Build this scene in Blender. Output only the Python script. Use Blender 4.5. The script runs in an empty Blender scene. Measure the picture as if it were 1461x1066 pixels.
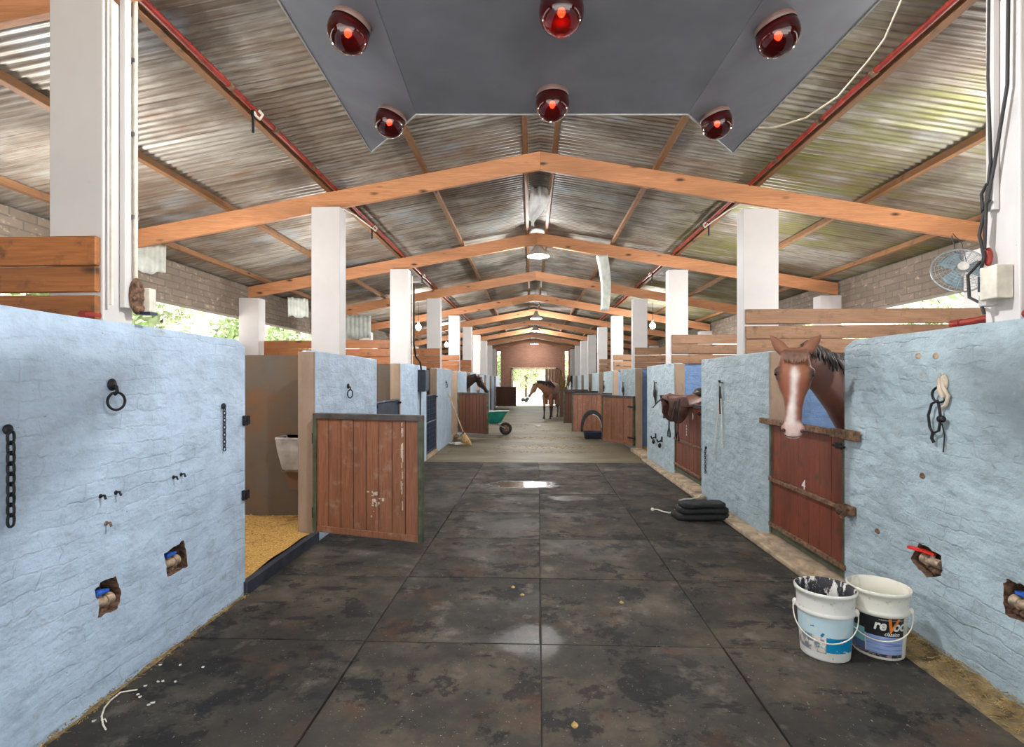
import bpy, bmesh, math, random
from mathutils import Vector, Matrix, noise as mnoise
random.seed(7)
S = bpy.context.scene
COL = S.collection
PI = math.pi
F, CX, CY, H = 750.0, 730.5, 544.0, 1.64          # focal length (px of a 1461 px frame), horizon row, eye height
PSI = math.radians(2.1)
cs, sn = math.cos(PSI), math.sin(PSI)

# ---------------------------------------------------------------- measuring helpers (photo pixel -> point on a known plane)
def ray(px, py):
    x, z = (px - CX) / F, (CY - py) / F
    return Vector((x * cs - sn, x * sn + cs, z))
EYE = Vector((0, 0, H))
def onX(px, py, X):
    d = ray(px, py); return EYE + d * (X / d.x)
def onY(px, py, Y):
    d = ray(px, py); return EYE + d * (Y / d.y)
def onZ(px, py, Z):
    d = ray(px, py); return EYE + d * ((Z - H) / d.z)
def atd(px, py, D):
    return EYE + ray(px, py) * D

# ---------------------------------------------------------------- mesh builder
class MB:
    def __init__(s): s.v = []; s.f = []; s.m = []; s.sm = []
    def add(s, vs, fs, mi=0, smooth=False):
        o = len(s.v); s.v += [tuple(v) for v in vs]
        for f in fs: s.f.append(tuple(i + o for i in f)); s.m.append(mi); s.sm.append(smooth)
        return s
    def box(s, c, d, rot=None, mi=0):
        x, y, z = d[0] / 2, d[1] / 2, d[2] / 2
        vs = [Vector((i * x, j * y, k * z)) for i in (-1, 1) for j in (-1, 1) for k in (-1, 1)]
        if rot is not None: vs = [rot @ v for v in vs]
        c = Vector(c)
        return s.add([v + c for v in vs], [(0, 1, 3, 2), (4, 6, 7, 5), (0, 4, 5, 1), (2, 3, 7, 6), (0, 2, 6, 4), (1, 5, 7, 3)], mi)
    def bb(s, x0, x1, y0, y1, z0, z1, mi=0):
        return s.box(((x0 + x1) / 2, (y0 + y1) / 2, (z0 + z1) / 2), (abs(x1 - x0), abs(y1 - y0), abs(z1 - z0)), None, mi)
    def beam(s, a, b, w, h, mi=0, up=(0, 0, 1)):       # rectangular bar from a to b
        a, b = Vector(a), Vector(b); t = (b - a); L = t.length; t.normalize()
        up = Vector(up)
        side = t.cross(up)
        if side.length < 1e-5: side = t.cross(Vector((1, 0, 0)))
        side.normalize(); u = side.cross(t)
        R = Matrix((t, side, u)).transposed()
        return s.box((a + b) / 2, (L, w, h), R, mi)
    def tube(s, pts, r, n=10, mi=0, closed=False, caps=True):
        pts = [Vector(p) for p in pts]; k = len(pts)
        rs = r if isinstance(r, (list, tuple)) else [r] * k
        tg = []
        for i in range(k):
            if closed: t = pts[(i + 1) % k] - pts[i - 1]
            else: t = pts[min(i + 1, k - 1)] - pts[max(i - 1, 0)]
            if t.length < 1e-9: t = Vector((0, 0, 1))
            tg.append(t.normalized())
        nrm = tg[0].orthogonal().normalized(); vs = []
        for i in range(k):
            nrm = nrm - tg[i] * nrm.dot(tg[i])
            if nrm.length < 1e-6: nrm = tg[i].orthogonal()
            nrm.normalize(); bn = tg[i].cross(nrm)
            for j in range(n):
                a = 2 * PI * j / n
                vs.append(pts[i] + (nrm * math.cos(a) + bn * math.sin(a)) * rs[i])
        fs = []
        for i in range(k if closed else k - 1):
            i2 = (i + 1) % k
            for j in range(n):
                j2 = (j + 1) % n
                fs.append((i * n + j, i * n + j2, i2 * n + j2, i2 * n + j))
        s.add(vs, fs, mi, True)
        if caps and not closed:
            s.add(vs[:n], [tuple(range(n - 1, -1, -1))], mi); s.add(vs[-n:], [tuple(range(n))], mi)
        return s
    def lathe(s, prof, n=32, M=None, mi=0, mis=None):  # prof: (r, z) pairs round Z
        M = M or Matrix.Identity(4); vs = []
        for r, z in prof:
            for j in range(n):
                a = 2 * PI * j / n
                vs.append(M @ Vector((r * math.cos(a), r * math.sin(a), z)))
        o = len(s.v); s.v += [tuple(v) for v in vs]
        for i in range(len(prof) - 1):
            for j in range(n):
                j2 = (j + 1) % n
                s.f.append((o + i * n + j, o + i * n + j2, o + (i + 1) * n + j2, o + (i + 1) * n + j))
                s.m.append(mis[i] if mis else mi); s.sm.append(True)
        return s
    def loft(s, rings, mi=0, caps=True, smooth=True):
        n = len(rings[0]); vs = [v for r in rings for v in r]; fs = []
        for i in range(len(rings) - 1):
            for j in range(n):
                j2 = (j + 1) % n
                fs.append((i * n + j, i * n + j2, (i + 1) * n + j2, (i + 1) * n + j))
        if caps:
            fs.append(tuple(range(n - 1, -1, -1))); fs.append(tuple(range((len(rings) - 1) * n, len(rings) * n)))
        return s.add(vs, fs, mi, smooth)
    def grid(s, fn, nu, nv, mi=0, smooth=True):
        vs = [fn(i / nu, j / nv) for i in range(nu + 1) for j in range(nv + 1)]
        fs = [(i * (nv + 1) + j, (i + 1) * (nv + 1) + j, (i + 1) * (nv + 1) + j + 1, i * (nv + 1) + j + 1) for i in range(nu) for j in range(nv)]
        return s.add(vs, fs, mi, smooth)
    def ball(s, c, r, nu=14, nv=10, mi=0):
        r = r if isinstance(r, (list, tuple)) else (r, r, r); c = Vector(c)
        return s.loft([[c + Vector((r[0] * math.sin(t) * math.cos(2 * PI * j / nu), r[1] * math.sin(t) * math.sin(2 * PI * j / nu), r[2] * math.cos(t))) for j in range(nu)]
                       for t in [0.02 + (PI - 0.04) * i / nv for i in range(nv + 1)]], mi)
    def prism(s, poly, ex, mi=0):                        # poly: list of 3D points, ex: extrusion vector
        n = len(poly); ex = Vector(ex)
        vs = [Vector(p) for p in poly] + [Vector(p) + ex for p in poly]
        fs = [tuple(range(n)), tuple(range(2 * n - 1, n - 1, -1))] + [(i, i + n, (i + 1) % n + n, (i + 1) % n) for i in range(n)]
        return s.add(vs, fs, mi)
    def shift(s, d):
        d = Vector(d); s.v = [tuple(Vector(v) + d) for v in s.v]; return s
    def xf(s, M):
        s.v = [tuple(M @ Vector(v)) for v in s.v]; return s
    def mesh(s, name):
        me = bpy.data.meshes.new(name); me.from_pydata(s.v, [], s.f)
        me.polygons.foreach_set('material_index', s.m); me.polygons.foreach_set('use_smooth', s.sm)
        bm = bmesh.new(); bm.from_mesh(me); bmesh.ops.recalc_face_normals(bm, faces=bm.faces); bm.to_mesh(me); bm.free()
        me.update(); return me
    def build(s, name, mats, parent=None, bevel=0, seg=2, solid=0):
        o = bpy.data.objects.new(name, s.mesh(name)); COL.objects.link(o)
        for m in (mats if isinstance(mats, (list, tuple)) else [mats]): o.data.materials.append(m)
        if parent is not None: o.parent = parent
        if solid:
            q = o.modifiers.new('s', 'SOLIDIFY'); q.thickness = solid; q.offset = 0
        if bevel:
            b = o.modifiers.new('b', 'BEVEL'); b.width = bevel; b.segments = seg; b.limit_method = 'ANGLE'
        return o

def tag(o, label, cat, group=None, kind=None):
    o['label'] = label; o['category'] = cat
    if group: o['group'] = group
    if kind: o['kind'] = kind
    return o
def thing(name, label, cat, loc=(0, 0, 0), rz=0, group=None):
    o = bpy.data.objects.new(name, None); COL.objects.link(o); o.empty_display_size = .1
    o.location = loc; o.rotation_euler = (0, 0, rz)
    return tag(o, label, cat, group)
def one(name, mb, mats, label, cat, group=None, loc=None, kind=None, **k):   # a thing that is one mesh; its origin moves to loc
    if loc is not None: mb.shift(-Vector(loc))
    o = mb.build(name, mats, **k)
    if loc is not None: o.location = loc
    return tag(o, label, cat, group, kind)
def struct(name, mb, mats, label=None, cat=None, **k):
    o = mb.build(name, mats, **k); o['kind'] = 'structure'
    if label: o['label'] = label
    if cat: o['category'] = cat
    return o
def dup(root, loc=None, label=None, group=None):
    r = root.copy(); COL.objects.link(r)
    if loc is not None: r.location = loc
    if label: r['label'] = label
    if group: r['group'] = group
    for ch in list(root.children):
        c = ch.copy(); COL.objects.link(c); c.parent = r
        for g in list(ch.children):
            d = g.copy(); COL.objects.link(d); d.parent = c
    return r
ORD = ['first', 'second', 'third', 'fourth', 'fifth', 'sixth', 'seventh', 'eighth', 'ninth', 'tenth', 'eleventh', 'twelfth']
def text_mesh(txt, size, shear=0, off=0, space=1):
    cu = bpy.data.curves.new('t', 'FONT'); cu.body = txt; cu.size = size; cu.shear = shear; cu.offset = off; cu.space_character = space
    o = bpy.data.objects.new('t', cu); COL.objects.link(o)
    dg = bpy.context.evaluated_depsgraph_get(); dg.update()
    me = o.evaluated_get(dg).to_mesh()
    vs = [v.co.copy() for v in me.vertices]; fs = [tuple(p.vertices) for p in me.polygons]
    o.evaluated_get(dg).to_mesh_clear(); bpy.data.objects.remove(o); bpy.data.curves.remove(cu)
    return vs, fs

# ---------------------------------------------------------------- materials
def lin(c):
    return tuple(((x / 255) / 12.92 if x <= 10 else ((x / 255 + .055) / 1.055) ** 2.4) for x in c) + (1,)
class NT:
    def __init__(s, name):
        s.m = bpy.data.materials.new(name); s.m.use_nodes = True; s.t = s.m.node_tree; s.b = s.t.nodes['Principled BSDF']
        s.tc = s.n('ShaderNodeTexCoord'); s.co = s.tc.outputs['Object']; s.h = None
    def n(s, typ, **k):
        q = s.t.nodes.new(typ)
        for a, b in k.items(): setattr(q, a, b)
        return q
    def l(s, a, b): s.t.links.new(a, b)
    def set(s, **k):
        for a, b in k.items():
            i = s.b.inputs[a.replace('_', ' ')]
            if hasattr(b, 'links'): s.l(b, i)
            else: i.default_value = b
        return s
    def randomize(s, amt=37.0):
        oi = s.n('ShaderNodeObjectInfo'); v = s.n('ShaderNodeVectorMath', operation='SCALE'); v.inputs[0].default_value = (amt, amt * .7, amt * 1.3)
        s.l(oi.outputs['Random'], v.inputs['Scale']); a = s.n('ShaderNodeVectorMath', operation='ADD')
        s.l(s.co, a.inputs[0]); s.l(v.outputs[0], a.inputs[1]); s.co = a.outputs[0]; return s
    def map(s, sc, co=None, rot=(0, 0, 0)):
        q = s.n('ShaderNodeMapping'); q.inputs['Scale'].default_value = sc; q.inputs['Rotation'].default_value = rot
        s.l(co or s.co, q.inputs[0]); return q.outputs[0]
    def noise(s, scale, detail=4, rough=.6, sc=(1, 1, 1), dist=0):
        q = s.n('ShaderNodeTexNoise'); q.inputs['Scale'].default_value = scale; q.inputs['Detail'].default_value = detail
        q.inputs['Roughness'].default_value = rough; q.inputs['Distortion'].default_value = dist
        s.l(s.map(sc) if sc != (1, 1, 1) else s.co, q.inputs['Vector']); return q.outputs['Fac']
    def ramp(s, fac, stops):
        q = s.n('ShaderNodeValToRGB'); e = q.color_ramp.elements
        while len(e) < len(stops): e.new(.5)
        for i, (p, c) in enumerate(stops):
            e[i].position = p; e[i].color = lin(c) if len(c) == 3 else c
        s.l(fac, q.inputs[0]); return q.outputs[0]
    def mask(s, fac, lo, hi):
        q = s.n('ShaderNodeMapRange'); q.inputs['From Min'].default_value = lo; q.inputs['From Max'].default_value = hi
        s.l(fac, q.inputs[0]); return q.outputs[0]
    def mul(s, a, b):
        q = s.n('ShaderNodeMath', operation='MULTIPLY')
        for i, x in enumerate((a, b)):
            if hasattr(x, 'links'): s.l(x, q.inputs[i])
            else: q.inputs[i].default_value = x
        return q.outputs[0]
    def mix(s, fac, a, b):
        q = s.n('ShaderNodeMix', data_type='RGBA')
        for i, x in ((0, fac), (6, a), (7, b)):
            if hasattr(x, 'links'): s.l(x, q.inputs[i])
            else: q.inputs[i].default_value = x if i == 0 else (lin(x) if len(x) == 3 else x)
        return q.outputs[2]
    def bump(s, h, strength=.3, dist=.01):
        q = s.n('ShaderNodeBump'); q.inputs['Strength'].default_value = strength; q.inputs['Distance'].default_value = dist
        s.l(h, q.inputs['Height'])
        if s.h: s.l(s.h, q.inputs['Normal'])
        s.h = q.outputs[0]; s.l(s.h, s.b.inputs['Normal']); return s
    def sep(s, co=None):
        q = s.n('ShaderNodeSeparateXYZ'); s.l(co or s.co, q.inputs[0]); return q.outputs
    def comb(s, x, y, z=None):
        q = s.n('ShaderNodeCombineXYZ'); s.l(x, q.inputs[0]); s.l(y, q.inputs[1])
        if z: s.l(z, q.inputs[2])
        return q.outputs[0]

def plain(name, c, rough=.6, metal=0, var=.12, scale=12, spec=None, bump=0, **k):
    t = NT(name); f = t.noise(scale, 3)
    a = tuple(max(0, x * (1 - var)) for x in c); b = tuple(min(255, x * (1 + var)) for x in c)
    t.set(Base_Color=t.ramp(f, [(.3, a), (.7, b)]), Roughness=rough, Metallic=metal)
    if bump: t.bump(t.noise(scale * 6, 4), bump, .004)
    for kk, v in k.items(): t.set(**{kk: v})
    return t.m
def spots(t, col, c, scale, lo, hi, sc=(1, 1, 1), detail=4, amt=1.0):
    return t.mix(t.mul(t.mask(t.noise(scale, detail, .65, sc), lo, hi), amt), col, c)
def wood(name, c1, c2, axis='x', rough=.6, knots=True, dirt=None, fine=1.0):
    t = NT(name).randomize()
    st = {'x': (.06, 1, 1), 'y': (1, .06, 1), 'z': (1, 1, .06)}[axis]
    g = t.noise(55 * fine, 5, .6, st, 1.2); big = t.noise(4, 3, .5, tuple(min(1, q * 3) for q in st))
    col = t.mix(t.mul(t.mask(big, .35, .7), .55), t.ramp(g, [(.3, c1), (.7, c2)]), tuple(x * .72 for x in c1))
    if knots:
        v = t.n('ShaderNodeTexVoronoi'); v.inputs['Scale'].default_value = 6
        t.l(t.map(tuple(q if q == 1 else .35 for q in st)), v.inputs['Vector'])
        col = t.mix(t.mask(v.outputs['Distance'], .16, .05), col, tuple(x * .35 for x in c1))
    if dirt: col = spots(t, col, dirt, 9, .56, .72)
    t.set(Base_Color=col, Roughness=rough); t.bump(g, .25, .003)
    return t.m
def painted_brick(name, c, dirt, plane='yz', bump=.5, spec=.35):
    t = NT(name); x, y, z = t.sep()
    br = t.n('ShaderNodeTexBrick'); br.inputs['Scale'].default_value = 1
    br.inputs['Brick Width'].default_value = .235; br.inputs['Row Height'].default_value = .085; br.inputs['Mortar Size'].default_value = .007; br.inputs['Mortar Smooth'].default_value = .8
    wob = t.noise(4, 5, .65); w2 = t.n('ShaderNodeMath', operation='MULTIPLY_ADD'); w2.inputs[1].default_value = .11
    t.l(wob, w2.inputs[0]); t.l(z, w2.inputs[2])
    w3 = t.n('ShaderNodeMath', operation='MULTIPLY_ADD'); w3.inputs[1].default_value = .2
    t.l(t.noise(3, 4, .6), w3.inputs[0]); t.l(y if plane == 'yz' else x, w3.inputs[2])
    t.l(t.comb(w3.outputs[0], w2.outputs[0]), br.inputs['Vector'])
    f = t.noise(3.2, 5)
    col = t.ramp(f, [(.3, tuple(q * .92 for q in c)), (.5, c), (.72, tuple(min(255, q * 1.06) for q in c))])
    soft = t.noise(14, 6, .7); gate = t.mask(t.noise(2.4, 3), .42, .62)
    col = t.mix(t.mul(t.mul(br.outputs['Fac'], gate), .16), col, tuple(q * .62 for q in c))
    col = spots(t, col, tuple(q * .8 for q in c), 7, .54, .75, (1, 1, 1.6), 6, .6)
    col = spots(t, col, dirt, 6.5, .63, .74, (1, 1, 1.5), 8, .75)
    col = spots(t, col, tuple(min(255, q * 1.12) for q in c), 17, .62, .75, (1, 1, 1.5), 5, .7)
    col = spots(t, col, (60, 62, 66), 38, .71, .76, (1, 1, 1.4), 3, .8)
    t.set(Base_Color=col, Roughness=.55)
    inv = t.n('ShaderNodeMath', operation='SUBTRACT'); inv.inputs[0].default_value = 1; t.l(br.outputs['Fac'], inv.inputs[1])
    t.bump(t.mul(inv.outputs[0], gate), bump * .75, .006); t.bump(soft, bump * .9, .02); t.bump(t.noise(4.5, 4, .5, (1, 1, 1.8)), bump, .05); t.bump(t.noise(60, 4), .25, .003)
    return t.m
def bare_brick(name, c1, c2, mortar, plane='yz', bw=.24, rh=.085):
    t = NT(name); x, y, z = t.sep()
    br = t.n('ShaderNodeTexBrick'); br.inputs['Scale'].default_value = 1
    br.inputs['Brick Width'].default_value = bw; br.inputs['Row Height'].default_value = rh; br.inputs['Mortar Size'].default_value = .009
    br.inputs['Color1'].default_value = lin(c1); br.inputs['Color2'].default_value = lin(c2); br.inputs['Mortar'].default_value = lin(mortar)
    t.l(t.comb(y if plane == 'yz' else x, z), br.inputs['Vector'])
    col = t.mix(t.mul(t.noise(6, 5), .5), br.outputs['Color'], tuple(q * .6 for q in c1))
    col = spots(t, col, tuple(min(255, q * 1.5) for q in c1), 9, .58, .75, (1, 1, 2), 6, .6)
    t.set(Base_Color=col, Roughness=.9); t.bump(br.outputs['Fac'], -.5, .008); t.bump(t.noise(40, 5), .5, .006)
    return t.m

M = {}
M['blue_l'] = painted_brick('blue_limewash_left', (181, 201, 222), (152, 152, 148))
M['blue_r'] = painted_brick('blue_limewash_shaded', (170, 188, 196), (144, 136, 120), bump=.7)  # same paint as the left wall, dimmer light mixed into the colour
M['blue_in'] = painted_brick('blue_stall_paint', (118, 150, 196), (110, 110, 110), 'xz')
t = NT('brown_plaster')
col = t.ramp(t.noise(1.6, 4), [(.3, (98, 92, 84)), (.52, (106, 88, 70)), (.7, (120, 82, 52))])
col = spots(t, col, (92, 84, 76), 5, .52, .7, detail=6)
t.set(Base_Color=col, Roughness=.85); t.bump(t.noise(25, 5), .3, .006); M['plaster'] = t.m
t = NT('jamb_plaster')
col = t.ramp(t.noise(4, 5, .6, (1, 1, .4)), [(.3, (138, 117, 99)), (.6, (162, 139, 118)), (.8, (114, 100, 90))])
t.set(Base_Color=col, Roughness=.8); t.bump(t.noise(30, 5), .3, .005); M['jamb'] = t.m
t = NT('white_post_paint')
col = t.ramp(t.noise(2, 3), [(.3, (206, 201, 199)), (.7, (217, 212, 210))])
col = spots(t, col, (176, 160, 140), 22, .70, .76, (1, 1, .8), 4, .7); t.set(Base_Color=col, Roughness=.5); t.bump(t.noise(50, 3), .08, .003); M['white'] = t.m
M['pine'] = wood('rafter_pine', (188, 125, 82), (220, 158, 112), 'x', .6)
M['purlin'] = wood('purlin_wood', (128, 88, 56), (156, 112, 72), 'y', .7, dirt=(96, 78, 60))
M['plank'] = wood('plank_pine', (156, 92, 44), (194, 124, 66), 'x', .5, dirt=(116, 74, 44))
M['plank_grey'] = wood('plank_weathered', (142, 104, 76), (178, 138, 104), 'x', .65, dirt=(112, 86, 66))
M['door'] = wood('door_planks', (124, 77, 55), (164, 110, 82), 'z', .45, False, dirt=(150, 118, 98))
M['door_dark'] = wood('door_planks_dark', (84, 52, 38), (108, 68, 50), 'z', .6, False)
M['door_red'] = wood('door_planks_red', (110, 57, 39), (146, 76, 54), 'z', .42, False, dirt=(92, 62, 46))
M['green'] = plain('green_frame_paint', (70, 76, 56), .6, .0, .25, 9)
M['rail'] = plain('grey_top_rail', (74, 68, 66), .5, .2, .3, 8)
M['rust'] = plain('rusty_iron', (112, 84, 64), .8, .3, .4, 25, bump=.4)
M['iron'] = plain('black_iron', (40, 40, 44), .5, .6, .3, 30)
M['steel'] = plain('dull_steel', (150, 150, 150), .4, .8, .2, 20)
M['red_pipe'] = plain('red_oxide_pipe', (140, 44, 34), .45, 0, .25, 9)
M['slate'] = plain('dark_blue_metal', (52, 62, 80), .5, .2, .2, 6)
t = NT('roof_sheet_zinc')
st = t.noise(9, 7, .72, (.09, 2.4, .09)); bl = t.noise(1.1, 5, .6, (.55, .9, 1)); b2 = t.noise(3.5, 6, .7, (.25, 1.5, 1))
col = t.ramp(st, [(.28, (86, 75, 64)), (.42, (146, 138, 126)), (.56, (192, 187, 177)), (.72, (116, 102, 85))])
col = t.mix(t.mul(t.mask(bl, .42, .62), .7), col, (124, 100, 78))
col = t.mix(t.mul(t.mask(b2, .58, .72), .65), col, (140, 96, 62))
col = t.mix(t.mul(t.mask(t.noise(2.2, 4, .6, (.3, 1.2, 1)), .56, .7), .5), col, (206, 206, 200))
rs = t.noise(16, 6, .7, (.05, 2.2, .05)); pt = t.noise(.9, 4, .6)
col = t.mix(t.mul(t.mask(pt, .48, .6), .55), col, (74, 64, 54))
col = t.mix(t.mul(t.mask(rs, .60, .70), .75), col, (118, 74, 48))
col = t.mix(t.mul(t.mask(t.noise(26, 5, .7, (.06, 2.0, .06)), .58, .68), .6), col, (70, 62, 54))
col = t.mix(t.mul(t.mask(t.noise(1.4, 4, .6, (.6, 1, 1)), .58, .68), .5), col, (164, 178, 190))
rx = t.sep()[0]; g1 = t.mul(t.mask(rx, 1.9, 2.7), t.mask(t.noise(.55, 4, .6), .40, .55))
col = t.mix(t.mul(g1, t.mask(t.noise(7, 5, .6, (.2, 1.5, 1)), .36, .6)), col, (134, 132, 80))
t.set(Base_Color=col, Roughness=.48, Metallic=.3); t.bump(st, .15, .004); M['roof'] = t.m
t = NT('rubber_mat').randomize(90)
b1 = t.noise(1.7, 8, .68); b2 = t.noise(3.1, 9, .7)
col = t.ramp(b1, [(.3, (42, 40, 39)), (.5, (62, 58, 52)), (.68, (92, 82, 70))])
col = t.mix(t.mul(t.mask(b2, .545, .585), .8), col, (29, 29, 31))
col = spots(t, col, (84, 58, 44), 2.2, .57, .66, detail=8, amt=.6)
col = spots(t, col, (112, 104, 94), 3.7, .58, .68, detail=9, amt=.6)
col = spots(t, col, (30, 30, 33), 4.1, .6, .64, (.6, 1.5, 1), 8, .8)
col = spots(t, col, (168, 158, 140), 34, .66, .73, detail=5, amt=.7)
col = spots(t, col, (205, 200, 190), 95, .72, .76, detail=2, amt=.7)
wet = t.mask(t.noise(1.3, 6, .6), .5, .62)
rr = t.n('ShaderNodeMapRange'); rr.inputs['To Min'].default_value = .85; rr.inputs['To Max'].default_value = .6; t.set(Specular_IOR_Level=.22); t.l(wet, rr.inputs[0])
geo = t.n('ShaderNodeNewGeometry'); sm_ = None; rg = rr.outputs[0]
for (wx, wy, ax_, ay_, wr) in ((-.12, 8.25, .62, .34, .16), (.0, 3.28, .26, .26, .40), (.55, 7.3, .35, .2, .3)):
    d = t.n('ShaderNodeVectorMath', operation='SUBTRACT'); d.inputs[1].default_value = (wx, wy, 0); t.l(geo.outputs['Position'], d.inputs[0])
    m_ = t.n('ShaderNodeVectorMath', operation='MULTIPLY'); m_.inputs[1].default_value = (1 / ax_, 1 / ay_, 0); t.l(d.outputs[0], m_.inputs[0])
    ln = t.n('ShaderNodeVectorMath', operation='LENGTH'); t.l(m_.outputs[0], ln.inputs[0])
    ad = t.n('ShaderNodeMath', operation='MULTIPLY_ADD'); ad.inputs[1].default_value = 1.1; t.l(t.noise(5, 5, .65), ad.inputs[0]); t.l(ln.outputs['Value'], ad.inputs[2])
    mk = t.mask(ad.outputs[0], 1.5, 1.25); q = t.n('ShaderNodeMix', data_type='FLOAT'); t.l(mk, q.inputs[0]); t.l(rg, q.inputs[2]); q.inputs[3].default_value = wr; rg = q.outputs[0]
t.set(Base_Color=col, Roughness=rg); t.bump(t.noise(9, 8, .7), .25, .008); t.bump(t.noise(120, 4), .25, .002); M['mat'] = t.m
t = NT('aisle_concrete')
col = t.ramp(t.noise(1.2, 6, .6, (.5, 1, 1)), [(.3, (86, 76, 56)), (.5, (112, 100, 78)), (.7, (140, 130, 106))])
col = spots(t, col, (112, 100, 62), 1.0, .54, .68, (.3, 1.2, 1), 7, .8)
col = spots(t, col, (88, 80, 66), 1.6, .57, .64, (.3, 1.4, 1), 8, .8)
t.set(Base_Color=col, Roughness=.6); t.bump(t.noise(30, 6), .3, .006); M['concrete'] = t.m
t = NT('wood_shavings')
col = t.ramp(t.noise(60, 4, .7), [(.3, (150, 104, 46)), (.5, (206, 160, 84)), (.7, (240, 206, 134))])
col = spots(t, col, (120, 84, 44), 3, .52, .7); t.set(Base_Color=col, Roughness=.9); t.bump(t.noise(80, 4), .8, .02); M['shavings'] = t.m
t = NT('straw')
t.randomize(); t.set(Base_Color=t.ramp(t.noise(18, 4), [(.3, (116, 90, 46)), (.5, (160, 130, 74)), (.7, (196, 170, 112))]), Roughness=.85); M['straw'] = t.m
M['kerb'] = plain('kerb_concrete', (168, 148, 124), .85, 0, .22, 7, bump=.5)
M['earth'] = plain('gritty_litter', (120, 104, 78), .95, 0, .4, 10, bump=.9)
M['grime'] = plain('dirty_slab', (50, 44, 38), .9, 0, .3, 6)
M['sand'] = plain('yard_sand', (198, 195, 188), .95, 0, .08, 2)
M['gable'] = bare_brick('gable_brick', (140, 94, 74), (122, 80, 62), (132, 108, 90), 'xz')
M['block'] = bare_brick('rough_brick', (148, 132, 116), (126, 112, 98), (112, 102, 92), 'yz', .3, .1)
M['rubble'] = plain('broken_brick', (98, 74, 58), .95, 0, .5, 28, bump=1)
M['panel'] = plain('grey_panel_paint', (142, 142, 150), .55, .1, .08, 3)
M['trim'] = plain('white_edge_trim', (205, 203, 198), .5)
t = NT('red_lamp_glass'); t.set(Base_Color=(.24, .002, .003, 1), Roughness=.03, Transmission_Weight=.9, IOR=1.45, Coat_Weight=.6); M['redglass'] = t.m
M['silver'] = plain('lamp_reflector', (120, 60, 56), .3, .9)
M['ceramic'] = plain('lamp_collar', (140, 112, 106), .4)
M['black_rubber'] = plain('black_rubber', (34, 34, 35), .65, 0, .3, 15, bump=.3)
M['black_cloth'] = plain('black_canvas', (30, 30, 31), .8, 0, .25, 30, bump=.4)
M['plastic_w'] = plain('bucket_plastic', (226, 222, 208), .45, 0, .05, 9)
M['cable_b'] = plain('black_cable', (45, 42, 42), .6)
M['cable_w'] = plain('pale_cable', (196, 180, 160), .6)
M['rope'] = plain('white_rope', (222, 214, 200), .85, 0, .12, 80)
M['cream'] = plain('cream_plastic', (222, 214, 198), .5, 0, .1, 8)
M['teal'] = plain('green_barrow_paint', (20, 120, 104), .4, 0, .15, 5)
M['leather'] = plain('brown_leather', (88, 58, 50), .42, 0, .3, 7, bump=.15)
M['leather_d'] = plain('dark_leather', (40, 30, 28), .45, 0, .3, 9)
M['valve_blue'] = plain('blue_lever', (36, 92, 190), .4)
M['valve_red'] = plain('red_lever', (214, 46, 32), .4)
M['brass'] = plain('dirty_pipe_metal', (170, 150, 130), .55, .4, .25, 30)
M['enamel'] = plain('grey_enamel', (176, 172, 168), .45, 0, .15, 6)
M['bristle'] = plain('broom_straw', (206, 170, 116), .85, 0, .2, 30)
M['stick'] = plain('broom_handle', (196, 168, 132), .6, 0, .15, 10)
M['fibre'] = plain('fibreglass_sheet', (196, 200, 192), .35, 0, .1, 6)
M['film'] = plain('white_plastic_film', (225, 225, 225), .5, 0, .06, 8)
M['leaf'] = plain('tree_leaves', (142, 158, 112), .7, 0, .35, 3)
M['leaf2'] = plain('pale_tree_leaves', (186, 194, 158), .7, 0, .3, 3)
M['bark'] = plain('tree_bark', (110, 92, 74), .9, 0, .3, 8, bump=.6)
M['bush'] = plain('dark_bush', (26, 32, 22), .9, 0, .3, 8)
M['guard'] = plain('fan_guard_wire', (150, 158, 162), .4, .5)
M['blade'] = plain('fan_blades', (112, 132, 142), .4)
M['darkbox'] = plain('dark_blue_box', (38, 44, 56), .5, .1)
M['tub'] = plain('dark_blue_tub', (40, 46, 66), .5)
M['chip'] = plain('white_flake', (220, 218, 212), .7)
M['board'] = plain('dark_threshold_board', (46, 50, 60), .5, 0, .3, 8)
def emis(name, c, s):
    t = NT(name); t.set(Base_Color=(1, 1, 1, 1)); t.b.inputs['Emission Color'].default_value = c; t.b.inputs['Emission Strength'].default_value = s; return t.m
M['lamp'] = emis('lamp_glow', (.92, .97, 1, 1), 40)
SKY, SUN, EXPO = 1.35, 11.0, 0.95
# ---------------------------------------------------------------- layout of the barn (metres; X right, Y down the aisle)
XL, XR, WT = -2.175, 2.42, .14            # aisle faces of the two stall walls
XOL, XOR, RX = -5.25, 5.42, .1            # outer walls, ridge
WH = 1.95
RTOP, SLOPE = 4.29, .178
rz_ = lambda x: RTOP - SLOPE * abs(x - RX)          # top of the rafters at x
PL = [2.6, 5.91, 9.25] + [12.54 + 3.31 * i for i in range(7)]
PR = [2.7, 6.1, 9.39] + [12.65 + 3.3 * i for i in range(7)]
OL = [(3.92, 5.22), (7.34, 8.68), (10.85, 12.07)] + [(14.3 + 3.32 * i, 15.45 + 3.32 * i) for i in range(6)]
OR_ = [(4.155, 5.45), (7.59, 9.0), (11.1, 12.37)] + [(14.4 + 3.31 * i, 15.7 + 3.31 * i) for i in range(6)]
YG = 36.1                                            # far gable

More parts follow.
